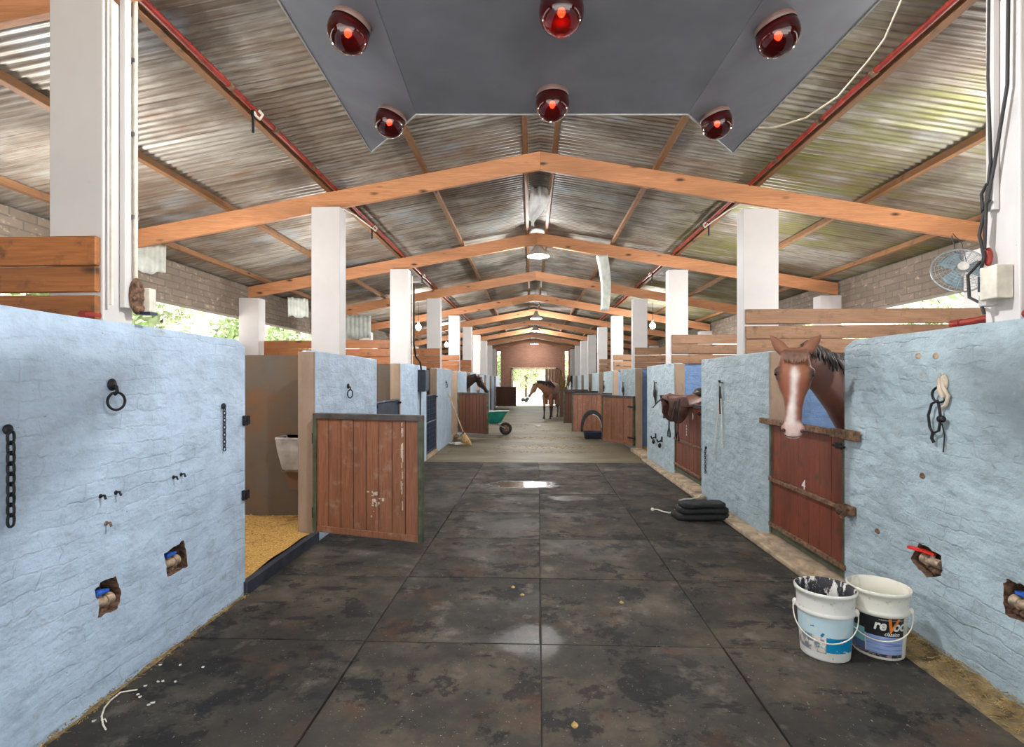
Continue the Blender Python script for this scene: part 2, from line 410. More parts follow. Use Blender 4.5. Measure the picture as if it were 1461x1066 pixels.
# ground, floor, outer walls
b = MB(); b.bb(-70, 70, -40, 110, -.30, -.08); struct('ground', b, M['sand'], 'bright sandy yard round the barn', 'ground')
b = MB(); b.bb(XOL, XOR, 10.48, YG + .3, -.2, 0); struct('floor', b, M['concrete'], 'pale concrete aisle floor with straw stains', 'floor')
b = MB(); b.bb(XOL, XOR, -1.2, 10.48, -.2, 0); struct('floor_base', b, M['grime'], 'dark dirty concrete under the rubber mats', 'floor')
for sgn, X, nm in ((-1, XOL, 'left'), (1, XOR, 'right')):
    b = MB(); b.bb(X, X + sgn * .22, -1.2, YG, -.1, 2.28); struct('wall_outer_' + nm, b, M['block'], 'low outer brick wall of the barn', 'wall')
    b = MB(); b.bb(X, X + sgn * .22, -1.2, YG, 2.80, rz_(X) + .06); struct('wall_band_' + nm, b, M['block'], 'rough brick band under the eaves', 'wall')
    b = MB(); b.bb(X - sgn * .02, X + sgn * .26, -1.2, YG, 2.28, 2.33); struct('sill_' + nm, b, M['kerb'], 'concrete sill of the open side windows', 'sill')
# far gable with its doorway and two narrow light slots
b = MB()
def gp(x0, x1, z0, z1=None):
    q = lambda x: (rz_(x) + .06) if z1 is None else z1
    xs = [x0, x1] if not (x0 < RX < x1) else [x0, RX, x1]
    b.prism([(x0, YG, z0)] + [(x1, YG, z0)] + [(x, YG, q(x)) for x in reversed(xs)], (0, .22, 0))
dx0, dx1, dz = onY(732, 540, YG).x, onY(793, 540, YG).x, 2.46
gp(XOL, -2.36, -.1); gp(-2.36, -2.10, -.1, 1.1); gp(-2.36, -2.10, 3.7); gp(-2.10, dx0, -.1); gp(dx0, dx1, dz); gp(dx1, 2.30, -.1)
gp(2.30, 2.56, -.1, 1.1); gp(2.30, 2.56, 3.7); gp(2.56, XOR, -.1)
struct('wall_back', b, M['gable'], 'reddish brick gable at the far end of the aisle', 'wall')
bk = b; b = MB(); YF = -1.55
def gq(x0, x1, z0):
    xs = [x0, x1] if not (x0 < RX < x1) else [x0, RX, x1]
    b.prism([(x0, YF, z0), (x1, YF, z0)] + [(x, YF, rz_(x) + .06) for x in reversed(xs)], (0, .2, 0))
gq(XOL - .2, -3.3, -.1); gq(-3.3, 3.5, 3.45); gq(3.5, XOR + .2, -.1)
struct('wall_front_added', b, M['gable'], 'added brick gable behind the camera, limiting daylight through its wide opening', 'wall')  # added wall; its opening limits the daylight on the near posts
b = MB(); b.bb(dx0 - .12, dx0, YG - .05, YG + .25, 0, dz + .1); b.bb(dx1, dx1 + .12, YG - .05, YG + .25, 0, dz + .1); b.bb(dx0 - .12, dx1 + .12, YG - .05, YG + .25, dz, dz + .12)
struct('trim_1', b, M['kerb'], 'pale frame of the far doorway', 'door frame')
sx = onY(778, 540, YG).x
b = MB(); n = 5
for i in range(n): b.bb(sx + i * .2, sx + .19 + i * .2, YG - .13, YG - .08, .05, dz + .02)
one('sliding_door', b, M['door_dark'], 'brown sliding door half across the far gable doorway', 'door', loc=(sx, YG - .1, .05))

# roof: corrugated sheets, one surface per slope, in one ceiling
b = MB()
for sgn in (-1, 1):
    x0, x1 = RX, RX + sgn * 5.95
    ny = int((YG + 2.2) / .0127)
    yy = [-1.7 + .0127 * i for i in range(ny)]
    def rf(u, v, x0=x0, x1=x1):
        y = -1.7 + .0127 * ny * v; x = x0 + (x1 - x0) * u
        lap = .006 * (1 if int((y + 3) / .76) % 2 else 0)
        return (x, y, rz_(x) + .09 + .009 * math.sin(2 * PI * y / .0762) + lap)
    b.grid(rf, 6, ny)
b2 = MB(); b2.prism([(RX - .28, -1.7, rz_(RX - .28) + .115), (RX, -1.7, rz_(RX) + .125), (RX + .28, -1.7, rz_(RX + .28) + .115), (RX, -1.7, rz_(RX) + .16)], (0, YG + 2.1, 0))
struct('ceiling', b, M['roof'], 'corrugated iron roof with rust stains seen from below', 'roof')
struct('ceiling_ridge', b2, M['roof'], 'ridge capping of the iron roof', 'roof')

# stall walls along the aisle, with real broken-out recesses for the water valves
def wall_seg(X, y0, y1, nm, m, sgn, holes=(), label=None):
    b = MB(); nz, ny = 10, max(3, int((y1 - y0) / .12))
    top = lambda y: WH + .012 * mnoise.noise(Vector((y * 1.3, sgn, 0))) - (.05 if (y > y1 - .05 and holes) else 0)
    xs = (X, X + sgn * WT)
    n = len([0]); outer = [(0, y0 + (y1 - y0) * i / ny) for i in range(ny + 1)]
    prof = [(y, -.02) for y in (y0, y1)] + [(y, top(y)) for _, y in reversed(outer)]
    b.prism([(xs[0], y, z) for y, z in prof], (sgn * WT, 0, 0))
    o = b.build(nm, m); o['kind'] = 'structure'; o['label'] = label or 'stall wall'; o['category'] = 'wall'
    if holes:
        dg = None
        for k, poly in enumerate(holes):
            c = MB(); p0_ = [onX(px, py, X) for px, py in poly]; pts = []; rr = random.Random(k + 3)
            for i in range(len(p0_)):
                for s_ in (0, .25, .5, .75):
                    q = p0_[i].lerp(p0_[(i + 1) % len(p0_)], s_); j = .006 if s_ else 0; pts.append(q + Vector((0, rr.uniform(-j, j), rr.uniform(-j, j))))
            c.prism([(X - sgn * .06, p.y, p.z) for p in pts], (sgn * .165, 0, 0))
            co = c.build('cutter', M['rubble'])
            md = o.modifiers.new('cut', 'BOOLEAN'); md.object = co; md.solver = 'EXACT'; md.operation = 'DIFFERENCE'
            try: md.material_mode = 'TRANSFER'
            except Exception: pass
            bpy.context.view_layer.update()
            me = bpy.data.meshes.new_from_object(o.evaluated_get(bpy.context.evaluated_depsgraph_get()))
            o.modifiers.clear(); o.data = me; bpy.data.objects.remove(co)
    if holes: return o
    bv = o.modifiers.new('b', 'BEVEL'); bv.width = .012; bv.segments = 2; bv.limit_method = 'ANGLE'; bv.angle_limit = math.radians(50)
    return o
HA = [(135, 842), (147, 829), (165, 822), (170, 838), (173, 848), (168, 868), (158, 874), (139, 882), (141, 864)]
HB = [(234, 790), (251, 779), (262, 771), (266, 790), (268, 808), (257, 814), (239, 823), (236, 803)]
HC = [(1299, 797), (1311, 775), (1319, 778), (1343, 793), (1345, 815), (1341, 822), (1322, 824), (1308, 809)]
HD = [(1431, 832), (1439, 826), (1461, 836), (1488, 846), (1486, 898), (1461, 888), (1434, 876), (1432, 855)]
segL = [(-1.2, OL[0][0])] + [(OL[i][1], OL[i + 1][0]) for i in range(len(OL) - 1)] + [(OL[-1][1], YG)]
segR = [(-1.2, OR_[0][0])] + [(OR_[i][1], OR_[i + 1][0]) for i in range(len(OR_) - 1)] + [(OR_[-1][1], YG)]
for i, (a, c) in enumerate(segL): wall_seg(XL, a, c, 'wall_left' + ('' if i == 0 else '.%03d' % i), M['blue_l'], -1, [HA, HB] if i == 0 else (), 'pale blue painted brick stall wall, %s on the left side' % ORD[i])
for i, (a, c) in enumerate(segR): wall_seg(XR, a, c, 'wall_right' + ('' if i == 0 else '.%03d' % i), M['blue_r'], 1, [HC, HD] if i == 0 else (), 'pale blue painted brick stall wall with shade in its tone, %s on the right side' % ORD[i])
# unpainted ends of the walls at each far door jamb
for (ops, X, sgn, nm) in ((OL, XL, -1, 'left'), (OR_, XR, 1, 'right')):
    for i, (a, c) in enumerate(ops):
        b = MB(); b.bb(X + sgn * .004, X + sgn * (WT + .03), c - .025, c + .02, 0, WH - .012)
        struct('trim_jamb_' + nm + ('' if i == 0 else '.%03d' % i), b, M['jamb'], 'brown plastered door jamb on the %s stall wall' % nm, 'jamb', bevel=.012)
# partitions between stalls
for k in range(10):
    b = MB(); b.bb(XOL, XL - WT, PL[k] + .04, PL[k] + .17, 0, WH - .01); struct('partition_left' + ('' if k == 0 else '.%03d' % k), b, M['plaster'], 'brown plastered wall between left stalls', 'wall')
    b = MB(); b.bb(XR + WT, XOR, PR[k] + .04, PR[k] + .17, 0, WH - .01); struct('partition_right' + ('' if k == 0 else '.%03d' % k), b, M['blue_in'], 'blue painted wall between right stalls', 'wall')
# thresholds
b = MB(); p0, p1 = OL[0]
b.bb(XL - .03, XL + .03, p0 - .02, p1 + .03, 0, .12); one('threshold_board', b, M['board'], 'dark blue threshold board across the open left stall doorway', 'threshold', loc=(XL, p0, 0), bevel=.006)
for i, (a, c) in enumerate(OR_[:5]):
    b = MB(); b.bb(XR - .10, XR + WT, a - .04, c + .04, 0, .09); struct('sill_right_door' + ('' if i == 0 else '.%03d' % i), b, M['kerb'], 'concrete step under a right stall door', 'sill', bevel=.015)
for i, (a, c) in enumerate(OL[1:5]):
    b = MB(); b.bb(XL - WT, XL + .02, a - .02, c + .02, 0, .08); struct('sill_left_door' + ('' if i == 0 else '.%03d' % i), b, M['kerb'], 'concrete step under a left stall door', 'sill', bevel=.015)

# white posts standing on the stall walls, outer piers, planks
def post(x0, x1, y, nm, label, cat, grp, z0, z1, d=.2):
    b = MB(); b.bb(x0, x1, y, y + d, z0, z1)
    return one(nm, b, M['white'], label, cat, grp, loc=((x0 + x1) / 2, y, z0), bevel=.008)
for k in range(10):
    post(XL - (.29 if k == 0 else .335), XL - .004, PL[k], 'support_post', 'white painted post on the left stall wall, %s from the camera' % ORD[k], 'post', 'white posts along the left stall wall', WH - .015, rz_(XL - .3) - .2)
    post(XR + .004, XR + (.4 if k == 1 else .35), PR[k], 'support_post', 'white painted post on the right stall wall, %s from the camera' % ORD[k], 'post', 'white posts along the right stall wall', WH - .015, rz_(XR + .35) - .2)
for k in range(1, 10):
    post(XOL, XOL + .36, PL[k], 'wall_pier', 'white pier on the left outer wall beside the open windows, row %d of posts' % (k + 1), 'pier', 'white piers on the left outer wall', 0, rz_(XOL) - .2, .25)
    post(XOR - .36, XOR, PR[k], 'wall_pier', 'white pier on the right outer wall beside the open windows, row %d of posts' % (k + 1), 'pier', 'white piers on the right outer wall', 0, rz_(XOR) - .2, .25)
def boards(side, k, front, z1, x0, x1, m, zs):
    Y = (PL if side == 'left' else PR)[k]
    for i, (za, zb) in enumerate(zs):
        b = MB(); y0 = Y - .035 if front else Y + .205
        tilt = random.uniform(-.006, .006)
        b.box(((x0 + x1) / 2, y0 + .016, (za + zb) / 2), (x1 - x0, .032, zb - za), Matrix.Rotation(tilt, 3, 'Y'))
        pos = ['top', 'middle', 'bottom'][i]
        one('partition_plank', b, m, '%s pine plank above the %s stall partition at the %s post from the camera' % (pos, side, ORD[k]), 'plank', 'pine planks above the %s stall partitions' % side, loc=((x0 + x1) / 2, y0, za), bevel=.006)
boards('left', 0, True, 0, XOL, onY(144, 400, PL[0]).x, M['plank'], [(2.222, 2.37), (2.085, 2.213), (1.955, 2.076)])
boards('left', 2, False, 0, XOL, XL - .02, M['plank'], [(2.235, 2.385), (2.09, 2.228), (1.95, 2.08)])
boards('right', 0, True, 0, XR + .05, XOR, M['plank_grey'], [(2.32, 2.5), (2.12, 2.29), (1.955, 2.10)])
boards('right', 1, True, 0, XR + .02, XOR, M['plank_grey'], [(2.295, 2.46), (2.13, 2.275), (1.96, 2.12)])
boards('right', 2, True, 0, XR + .06, XOR, M['plank_grey'], [(2.30, 2.46), (2.125, 2.285), (1.96, 2.11)])
for k in (3, 4, 5):
    boards('left', k, True, 0, XOL, XL - .01, M['plank'], [(2.27, 2.42), (2.11, 2.26), (1.955, 2.10)])
    boards('right', k, True, 0, XR + .05, XOR, M['plank_grey'], [(2.28, 2.44), (2.10, 2.25), (1.955, 2.08)])

# rafters, purlins, pipes
RY = [(PL[k] + PR[k]) / 2 + .08 for k in range(10)]
for k in range(0, 10):
    y = RY[k]; t = thing('roof_rafter', 'pair of orange pine rafters meeting at the ridge, %s from the camera' % ORD[k] if k else 'pair of orange pine rafters above the nearest white posts', 'rafter', (RX, y, RTOP), 0, 'pine rafters across the barn')
    for sgn in (-1, 1):
        xe = sgn * 5.25; d = .21
        b = MB(); z = -abs(xe) * SLOPE
        b.prism([(0, -.025, 0), (xe, -.025, z), (xe, -.025, z - d), (0, -.025, -d)], (0, .05, 0))
        b.build('rafter_beam', M['pine'], t, bevel=.004)
for side in (-1, 1):
    for i, off in enumerate((.17, 1.33, 2.47, 3.65, 4.9)):
        x = RX + side * off; b = MB(); z = rz_(x)
        b.beam((x, -1.5, z + .038), (x, YG, z + .038), .05, .076, up=(side * SLOPE, 0, 1))
        one('roof_purlin', b, M['purlin'], 'long roof purlin under the iron sheets, %s from the ridge on the %s slope' % (ORD[i], 'left' if side < 0 else 'right'), 'purlin', 'roof purlins', loc=(x, 0, z), bevel=.004)
for side, nm in ((-1, 'left'), (1, 'right')):
    x = RX + side * 2.38; z = rz_(x) + .012
    t = thing('sprinkler_pipe', 'red oxide water pipe along the purlin of the %s roof slope' % nm, 'pipe', (x, 0, z))
    b = MB(); b.tube([(0, -1.4, 0), (0, 20, 0)], .021, 12); b.build('pipe', M['red_pipe'], t)
    for y in (2.9, 3.9, 4.6, 5.4, 7.7, 9.9):
        b = MB(); b.tube([(0, y - .03, 0), (0, y + .03, 0)], .027, 12); b.build('coupling', M['rust'], t)
    for y in ((4.23,) if side < 0 else ()) + (7.45, 10.9):
        b = MB(); b.tube([(-side * .03, y + .04, .0), (-side * .055, y + .05, -.03), (-side * .045, y + .02, -.08), (-side * .02, y, -.06), (-side * .01, y, -.03)], .012, 10)
        b.build('elbow', M['cream'], t)
        if y == 7.45:
            b = MB(); b.tube([(-side * .02, y, -.06), (side * .06, 6.9, -.03), (side * .10, 6.25, -.10), (side * .10, 6.2, -.2)], .009, 8); b.build('feed_tube', M['cream'], t)
        b = MB(); b.tube([(-side * .0, y, -.02), (-side * .0, y, -.07)], .018, 12); b.tube([(0, y, -.07), (0, y, -.2)], .011, 10); b.build('spray_nozzle', M['iron'], t)

# rubber mats of the wash aisle
rot = Matrix.Rotation(-math.radians(.75), 4, 'Z')
cxs = [-2.13, -1.075, .015, 1.12, 2.2]; cys = [1.08, 2.16, 3.24, 4.32, 5.40, 6.48, 7.56, 8.64, 9.55, 10.5]
cn = ['against the left wall', 'left of the centre joint', 'right of the centre joint', 'along the right wall']
for r in range(9):
    for c in range(4):
        y0, y1 = cys[r], cys[r + 1]; x0 = cxs[c] if c else XL + .02; x1 = cxs[c + 1]
        sk = -.0131
        g = .004
        b = MB(); jx = random.uniform(-.004, .004); jz = random.uniform(0, .003)
        sx_ = lambda x, y: x + (y * .0131 if -2 < x < 2 else 0)
        pts = [(sx_(x0, y0) + g + jx, y0 + g), (sx_(x1, y0) - g + jx, y0 + g), (sx_(x1, y1) - g + jx, y1 - g), (sx_(x0, y1) + g + jx, y1 - g)]
        b.prism([(px, py, .001) for px, py in pts], (0, 0, .018 + jz))
        one('rubber_mat', b, M['mat'], 'black rubber mat %s, %s row from the concrete aisle' % (cn[c], ORD[8 - r]), 'mat', 'rubber mats on the aisle floor', loc=((x0 + x1) / 2, (y0 + y1) / 2, 0), bevel=.003)

# stall bedding
def bedding(nm, x0, x1, y0, y1, z, label, heap=0, door=False):
    b = MB(); hz = lambda u, v: z + .05 * mnoise.noise(Vector((u * 6, v * 6, x0))) + heap * math.exp(-((u - .75) ** 2 + (v - .62) ** 2) * 9)
    b.grid(lambda u, v: (x0 + (x1 - x0) * u, y0 + (y1 - y0) * v, z + .05 * mnoise.noise(Vector((u * 6, v * 6, x0))) + heap * math.exp(-((u - .75) ** 2 + (v - .62) ** 2) * 9)), 40, 40)
    if door: b.grid(lambda u, v: (x1 + (XL - .032 - x1) * u, OL[0][0] + .01 + (OL[0][1] - OL[0][0] - .045) * v, hz((x1 + (XL - .032 - x1) * u - x0) / (x1 - x0), (OL[0][0] + .01 + (OL[0][1] - OL[0][0] - .045) * v - y0) / (y1 - y0))), 4, 16)
    for i in range(2500 if heap else 200):
        x, y = random.uniform(x0 + .02, x1 - .02), random.uniform(y0, y1); u = (x - x0) / (x1 - x0); v = (y - y0) / (y1 - y0)
        zz = z + .05 * mnoise.noise(Vector((u * 6, v * 6, x0))) + heap * math.exp(-((u - .75) ** 2 + (v - .62) ** 2) * 9)
        R = Matrix.Rotation(random.uniform(0, PI), 3, 'Z') @ Matrix.Rotation(random.uniform(-.6, .6), 3, 'X')
        b.box((x, y, zz + .006), (random.uniform(.01, .03), random.uniform(.006, .014), .003), R)
    return one(nm, b, M['shavings'], label, 'bedding', kind='stuff', loc=((x0 + x1) / 2, (y0 + y1) / 2, 0))
bedding('stall_bedding', XOL + .01, XL - WT, PL[0] + .17, PL[1] + .03, .09, 'golden wood shavings on the floor of the open left stall', .07, True)
for k in (1, 2): bedding('stall_bedding', XOL, XL - WT, PL[k] + .17, PL[k + 1] + .03, .06, 'wood shavings in the %s left stall' % ORD[k + 1])
for k in (0, 1, 2): bedding('stall_bedding', XR + WT, XOR, PR[k] + .17, PR[k + 1] + .03, .06, 'wood shavings in the %s right stall' % ORD[k + 1])

# gritty straw litter along the foot of the right wall
def litter(nm, label, x0, x1, y0, y1, hump, nn, m=M['straw']):
    b = MB()
    b.grid(lambda u, v: (x0 + (x1 - x0) * u, y0 + (y1 - y0) * v, .004 + hump * u * (.65 + .7 * mnoise.noise(Vector((u * 3, (y0 + (y1 - y0) * v) * 6, 1))))), 6, max(8, int((y1 - y0) / .05)), 0)
    for i in range(nn):
        u = random.random() ** .7; y = random.uniform(y0, y1); x = x0 + (x1 - x0) * u
        R = Matrix.Rotation(random.uniform(0, PI), 3, 'Z') @ Matrix.Rotation(random.uniform(-.4, .4), 3, 'Y')
        b.box((x, y, .012 + hump * u), (random.uniform(.01, .035), .0025, .002), R, 1)
    return one(nm, b, [M['earth'], m], label, 'litter', kind='stuff', loc=(x0, y0, 0))
litter('straw_litter', 'brown straw litter along the foot of the near right wall', 2.2, XR, 1.4, OR_[0][0], .05, 2200)
b = MB(); b.bb(2.24, XR, OR_[0][0] - .05, 6.72, 0, .055); b.bb(2.27, XR, 7.35, 10.9, 0, .05)
struct('kerb_right', b, M['kerb'], 'low concrete kerb along the right stall wall', 'kerb', bevel=.015)
litter('straw_litter', 'thin line of dry straw along the foot of the near left wall', XL + .06, XL, 1.4, OL[0][0], .03, 500)

b = MB(); random.seed(21)
for (x_, y_, sx_, sy_, n_) in ((.9, 13.2, .8, .25, 260), (.3, 15.2, 1.1, .3, 320), (.0, 12.2, 1.3, .12, 160), (1.2, 17.6, .7, .4, 160), (-.6, 19.5, .9, .5, 120)):
    for i in range(n_):
        x = max(-1.9, min(2.15, random.gauss(x_, sx_))); y = max(10.6, random.gauss(y_, sy_))
        b.box((x, y, .004), (random.uniform(.03, .09), .006, .004), Matrix.Rotation(random.uniform(0, PI), 3, 'Z'))
one('straw_litter', b, M['straw'], 'loose straw scattered in bands over the concrete aisle', 'litter', kind='stuff', loc=(.3, 14, 0))
# ---------------------------------------------------------------- stable doors
def plank_door(label, hinge, ang, w, z0, z1, m, frame, top, straps=(), group='plank stable doors', npl=8, bolt=True):
    t = thing('stable_door', label, 'stable door', (hinge[0], hinge[1], z0), ang, group); h = z1 - z0
    b = MB(); a0, a1 = .035, w - .035; pw = (a1 - a0) / npl
    for i in range(npl):
        dz = random.uniform(-.004, .004)
        b.box((a0 + pw * (i + .5), random.uniform(-.002, .002), h / 2 + dz), (pw - .008, .026, h - .06))
    b.build('plank_panel', m, t, bevel=.003)
    b = MB(); b.bb(a0, a1, -.006, .006, .03, h - .03); b.build('backing_board', M['iron'], t)
    for x in (0, w - .04):
        b = MB(); b.bb(x, x + .04, -.028, .028, 0, h - .05); b.build('stile', frame, t, bevel=.004)
    b = MB(); b.bb(0, w, -.03, .03, h - .055, h); b.build('top_rail', top, t, bevel=.005)
    b = MB(); b.bb(.04, w - .04, -.02, .02, 0, .06); b.build('bottom_rail', m if frame is not M['green'] or not straps else frame, t, bevel=.004)
    for z in straps:
        b = MB(); b.bb(.02, w + (.0 if z < .2 else .02), -.048, -.02, z - z0 - .02, z - z0 + .02); b.build('strap', M['rust'], t, bevel=.006)
    for z in (.18, h - .25):
        b = MB(); b.tube([(-.012, 0, z - .05), (-.012, 0, z + .05)], .014, 10); b.bb(0, .22, .028, .036, z - .018, z + .018); b.build('hinge', M['iron'], t)
    if bolt and straps:
        b = MB(); b.tube([(w - .14, -.04, h - .12), (w + .015, -.04, h - .12)], .009, 8); b.bb(w - .12, w - .04, -.034, -.028, h - .145, h - .095); b.build('bolt', M['iron'], t)
    return t
def dr(a, b): return math.atan2(b[1] - a[1], b[0] - a[0]), math.hypot(b[0] - a[0], b[1] - a[1])
a, w = dr((-2.13, 5.09), (-.985, 4.755))
d_open = plank_door('reddish brown plank stable door standing open into the aisle, green edges, on the near left', (-2.13, 5.09), a, w, .17, 1.33, M['door'], M['green'], M['rail'], (), npl=8)
b = MB(); random.seed(3)                                   # paint dribble and scuffs on the open door
for i in range(26):
    z = .28 + .82 * random.random(); b.box((.985 + random.uniform(-.008, .008), -.0155, z), (random.uniform(.006, .013), .002, random.uniform(.02, .07)))
for i in range(22): b.box((.70 + random.gauss(0, .035), -.0155, .36 + random.gauss(0, .07)), (random.uniform(.008, .028), .002, random.uniform(.008, .03)))
b.build('paint_scuffs', M['cable_w'], d_open)
d1 = plank_door('closed plank stable door under the bay horse, red brown with rusty straps', (XR + .03, OR_[0][1]), -PI / 2, OR_[0][1] - OR_[0][0], .11, 1.25, M['door_red'], M['green'], M['green'], (.655, .20), npl=7)
vs, fs = text_mesh('4', .13, .1, .002); b = MB(); b.add([(.62 + v.x, -.0165, .56 + v.y) for v in vs], fs); b.build('painted_number', M['chip'], d1)
d2 = plank_door('closed brown plank stable door with a saddle over its top', (XR + .03, OR_[1][1]), -PI / 2, OR_[1][1] - OR_[1][0], .14, 1.29, M['door_red'], M['green'], M['rail'], (.68, .26), npl=7)
b = MB(); b.ball((.98, -.017, .97), (.035, .004, .055)); b.build('white_disc', M['chip'], d2)
b = MB(); [b.box((.66, -.017, .66 + .045 * i), (.028, .003, .032)) for i in range(4)]; b.build('painted_number', M['chip'], d2)
for i, (e, lab) in enumerate((((1.83, 13.58), 'striped brown plank stable door swung open on the right, nearest of the open right doors'),
                              ((1.22, 15.86), 'brown stable door open behind the black arch, second open door on the right'),
                              ((1.16, 18.96), 'dull brown stable door standing open, third open door on the right'),
                              ((1.19, 22.25), 'dull brown stable door standing open, fourth open door on the right beside the loose horse'))):
    hg = (2.395, (12.33, 15.72, 19.03, 22.34)[i]); a, w = dr(hg, e)
    plank_door(lab, hg, a, w, .13, 1.29, M['door'] if i < 2 else M['door_dark'], M['green'], M['rail'], (), npl=10 if i == 0 else 8)
a, w = dr((-2.15, 15.43), (-1.22, 14.85)); plank_door('dark brown stable door open across the left side behind the broom', (-2.15, 15.43), a, w, .14, 1.31, M['door_dark'], M['green'], M['rail'])
a, w = dr((-2.15, 32.0), (-.91, 31.4)); plank_door('far brown stable door open on the left beyond the green wheelbarrow', (-2.15, 32.0), a, w, .14, 1.31, M['door_dark'], M['green'], M['rail'])
for k in (4, 5, 6, 7):
    plank_door('closed brown stable door in the %s doorway of the left stall wall' % ORD[k], (XL - .04, OL[k][0]), PI / 2, OL[k][1] - OL[k][0], .10, 1.27, M['door_dark'], M['green'], M['rail'])
for k in (6, 7, 8):
    plank_door('closed brown stable door in the %s doorway of the right stall wall' % ORD[k], (XR + .04, OR_[k][1]), -PI / 2, OR_[k][1] - OR_[k][0], .10, 1.27, M['door_dark'], M['green'], M['rail'])
def metal_gate(label, y0, y1, z0, z1, mesh):
    w, h = y1 - y0 - .03, z1 - z0
    t = thing('metal_gate', label, 'gate', (XL - .035, y0 + .015, z0), PI / 2)
    b = MB()
    for p, q in (((0, 0), (w, 0)), ((w, 0), (w, h)), ((w, h), (0, h)), ((0, h), (0, 0)), ((0, h * .52), (w, h * .52))): b.tube([(p[0], 0, p[1]), (q[0], 0, q[1])], .02, 8)
    b.build('tube_frame', M['slate'], t)
    b = MB()
    if mesh:
        for i in range(1, 16): b.tube([(w * i / 16, 0, 0), (w * i / 16, 0, h)], .007, 6)
        for i in range(1, 12): b.tube([(0, 0, h * i / 12), (w, 0, h * i / 12)], .004, 6)
        b.build('bar_mesh', M['slate'], t)
        b = MB(); b.bb(.02, w - .02, .012, .02, .02, h - .02); b.build('backing_sheet', M['slate'], t)
    else:
        b.bb(.01, w - .01, -.004, .004, .01, h - .01); b.build('sheet_panel', M['slate'], t)
    b = MB(); b.tube([(w - .12, -.03, h - .04), (w + .04, -.03, h - .04)], .012, 8); b.ball((w - .05, -.045, h - .04), .02); b.build('latch', M['iron'], t)
    b = MB(); b.ball((.0, -.02, h - .04), (.03, .03, .045)); b.ball((.0, -.02, .12), (.03, .03, .045)); b.build('hinge', M['iron'], t)
metal_gate('closed dark blue sheet metal gate in the second left doorway', OL[1][0], OL[1][1], .12, 1.33, False)
metal_gate('closed dark blue barred gate in the third left doorway', OL[2][0], OL[2][1], .12, 1.33, True)
# latch bars and brackets at the horse door and the near left jamb
X = XR - .02
b = MB(); p, q = onX(1090, 606, X), onX(1237, 617, X)
b.beam((XR - .035, 5.56, 1.235), (XR - .035, 4.02, 1.235), .04, .055); b.beam((XR - .04, 4.24, 1.235), (XR - .04, 3.93, 1.235), .05, .075)
one('latch_bar', b, M['rust'], 'rusty weathered latch bar along the top of the bay horse door', 'latch', loc=(XR, 4.8, 1.235), bevel=.008)
p = onX(1214, 728, XR - .01); b = MB(); b.box((XR - .03, p.y + .02, p.z), (.05, .16, .07)); b.tube([(XR - .05, p.y - .05, p.z + .03), (XR - .06, p.y + .03, p.z - .06)], .018, 8); b.ball((XR - .04, p.y + .07, p.z - .02), (.04, .05, .04))
one('door_catch', b, M['rust'], 'rust eaten catch plate beside the middle strap of the bay horse door', 'catch', loc=(XR, p.y, p.z), bevel=.006)
for px, py, lab in ((349, 600, 'upper'), (348, 706, 'lower')):
    p = onX(px, py, XL); t = thing('hinge_bracket', '%s black iron hinge bracket at the end of the near left wall' % lab, 'bracket', (XL, p.y - .01, p.z))
    b = MB(); b.box((.012, 0, 0), (.024, .05, .075)); b.build('plate', M['iron'], t, bevel=.004)
    b = MB(); b.tube([(.02, .03, -.03), (.02, .03, .035)], .013, 10); b.tube([(.02, -.01, 0), (.02, .03, 0)], .01, 8); b.build('pin', M['iron'], t)

# ---------------------------------------------------------------- rings, chains, tack on the walls
def ring_pts(c, r, u, v, n=24): return [Vector(c) + (Vector(u) * math.cos(2 * PI * i / n) + Vector(v) * math.sin(2 * PI * i / n)) * r for i in range(n)]
def tie_ring(px, py, X, sgn, label, r=.045):
    p = onX(px, py, X); t = thing('tie_ring', label, 'tie ring', (X, p.y, p.z), 0, 'iron tie rings on the stall walls')
    b = MB(); b.ball((sgn * .008, 0, .0), (.014, .028, .032)); b.tube([(0, 0, -.01), (sgn * .03, 0, -.01), (sgn * .035, 0, -.04), (sgn * .02, 0, -.05)], .009, 8); b.build('staple', M['iron'], t)
    b = MB(); b.tube(ring_pts((sgn * .03, 0, -.04 - r), r, (sgn * .25, .968, 0), (0, 0, 1)), .0065, 8, closed=True); b.build('ring', M['iron'], t)
tie_ring(158, 549, XL, 1, 'black iron tie ring on the near left blue wall')
tie_ring(496, 551, XL, 1, 'black iron tie ring on the second left blue wall, beside the open plank door', .05)
tie_ring(636, 545, XL, 1, 'black iron tie ring on the fourth left wall section, above the broom', .05)
def chain(px0, py0, px1, py1, X, sgn, label, n, wr, link_w):
    a, c = onX(px0, py0, X), onX(px1, py1, X); L = (a.z - c.z) / n
    b = MB(); b.ball((sgn * .01, 0, .012), (.014, .02, .022))
    for i in range(n):
        z = -L * (i + .5); u = Vector((0, 1, 0)) if i % 2 == 0 else Vector((1, 0, 0))
        pts = [Vector((sgn * (link_w * .6 + .006), (c.y - a.y) * i / n, z)) + u * (link_w * .5 * math.copysign(abs(math.cos(q)) ** .6, math.cos(q))) + Vector((0, 0, (L * .62) * math.sin(q))) for q in [2 * PI * k / 16 for k in range(16)]]
        b.tube(pts, wr, 6, closed=True)
    o = b.build('hanging_chain', M['iron']); o.location = a; tag(o, label, 'chain', 'chains hanging on the stall walls')
chain(8, 617, 8, 750, XL, 1, 'heavy black chain with long links at the left end of the near left wall', 9, .0055, .028)
chain(317, 582, 317, 643, XL, 1, 'thin black chain beside the door end of the near left wall', 12, .0035, .018)
chain(1008, 640, 1008, 675, XR, -1, 'thin dark chain on the right wall between the two closed doors', 12, .004, .02)
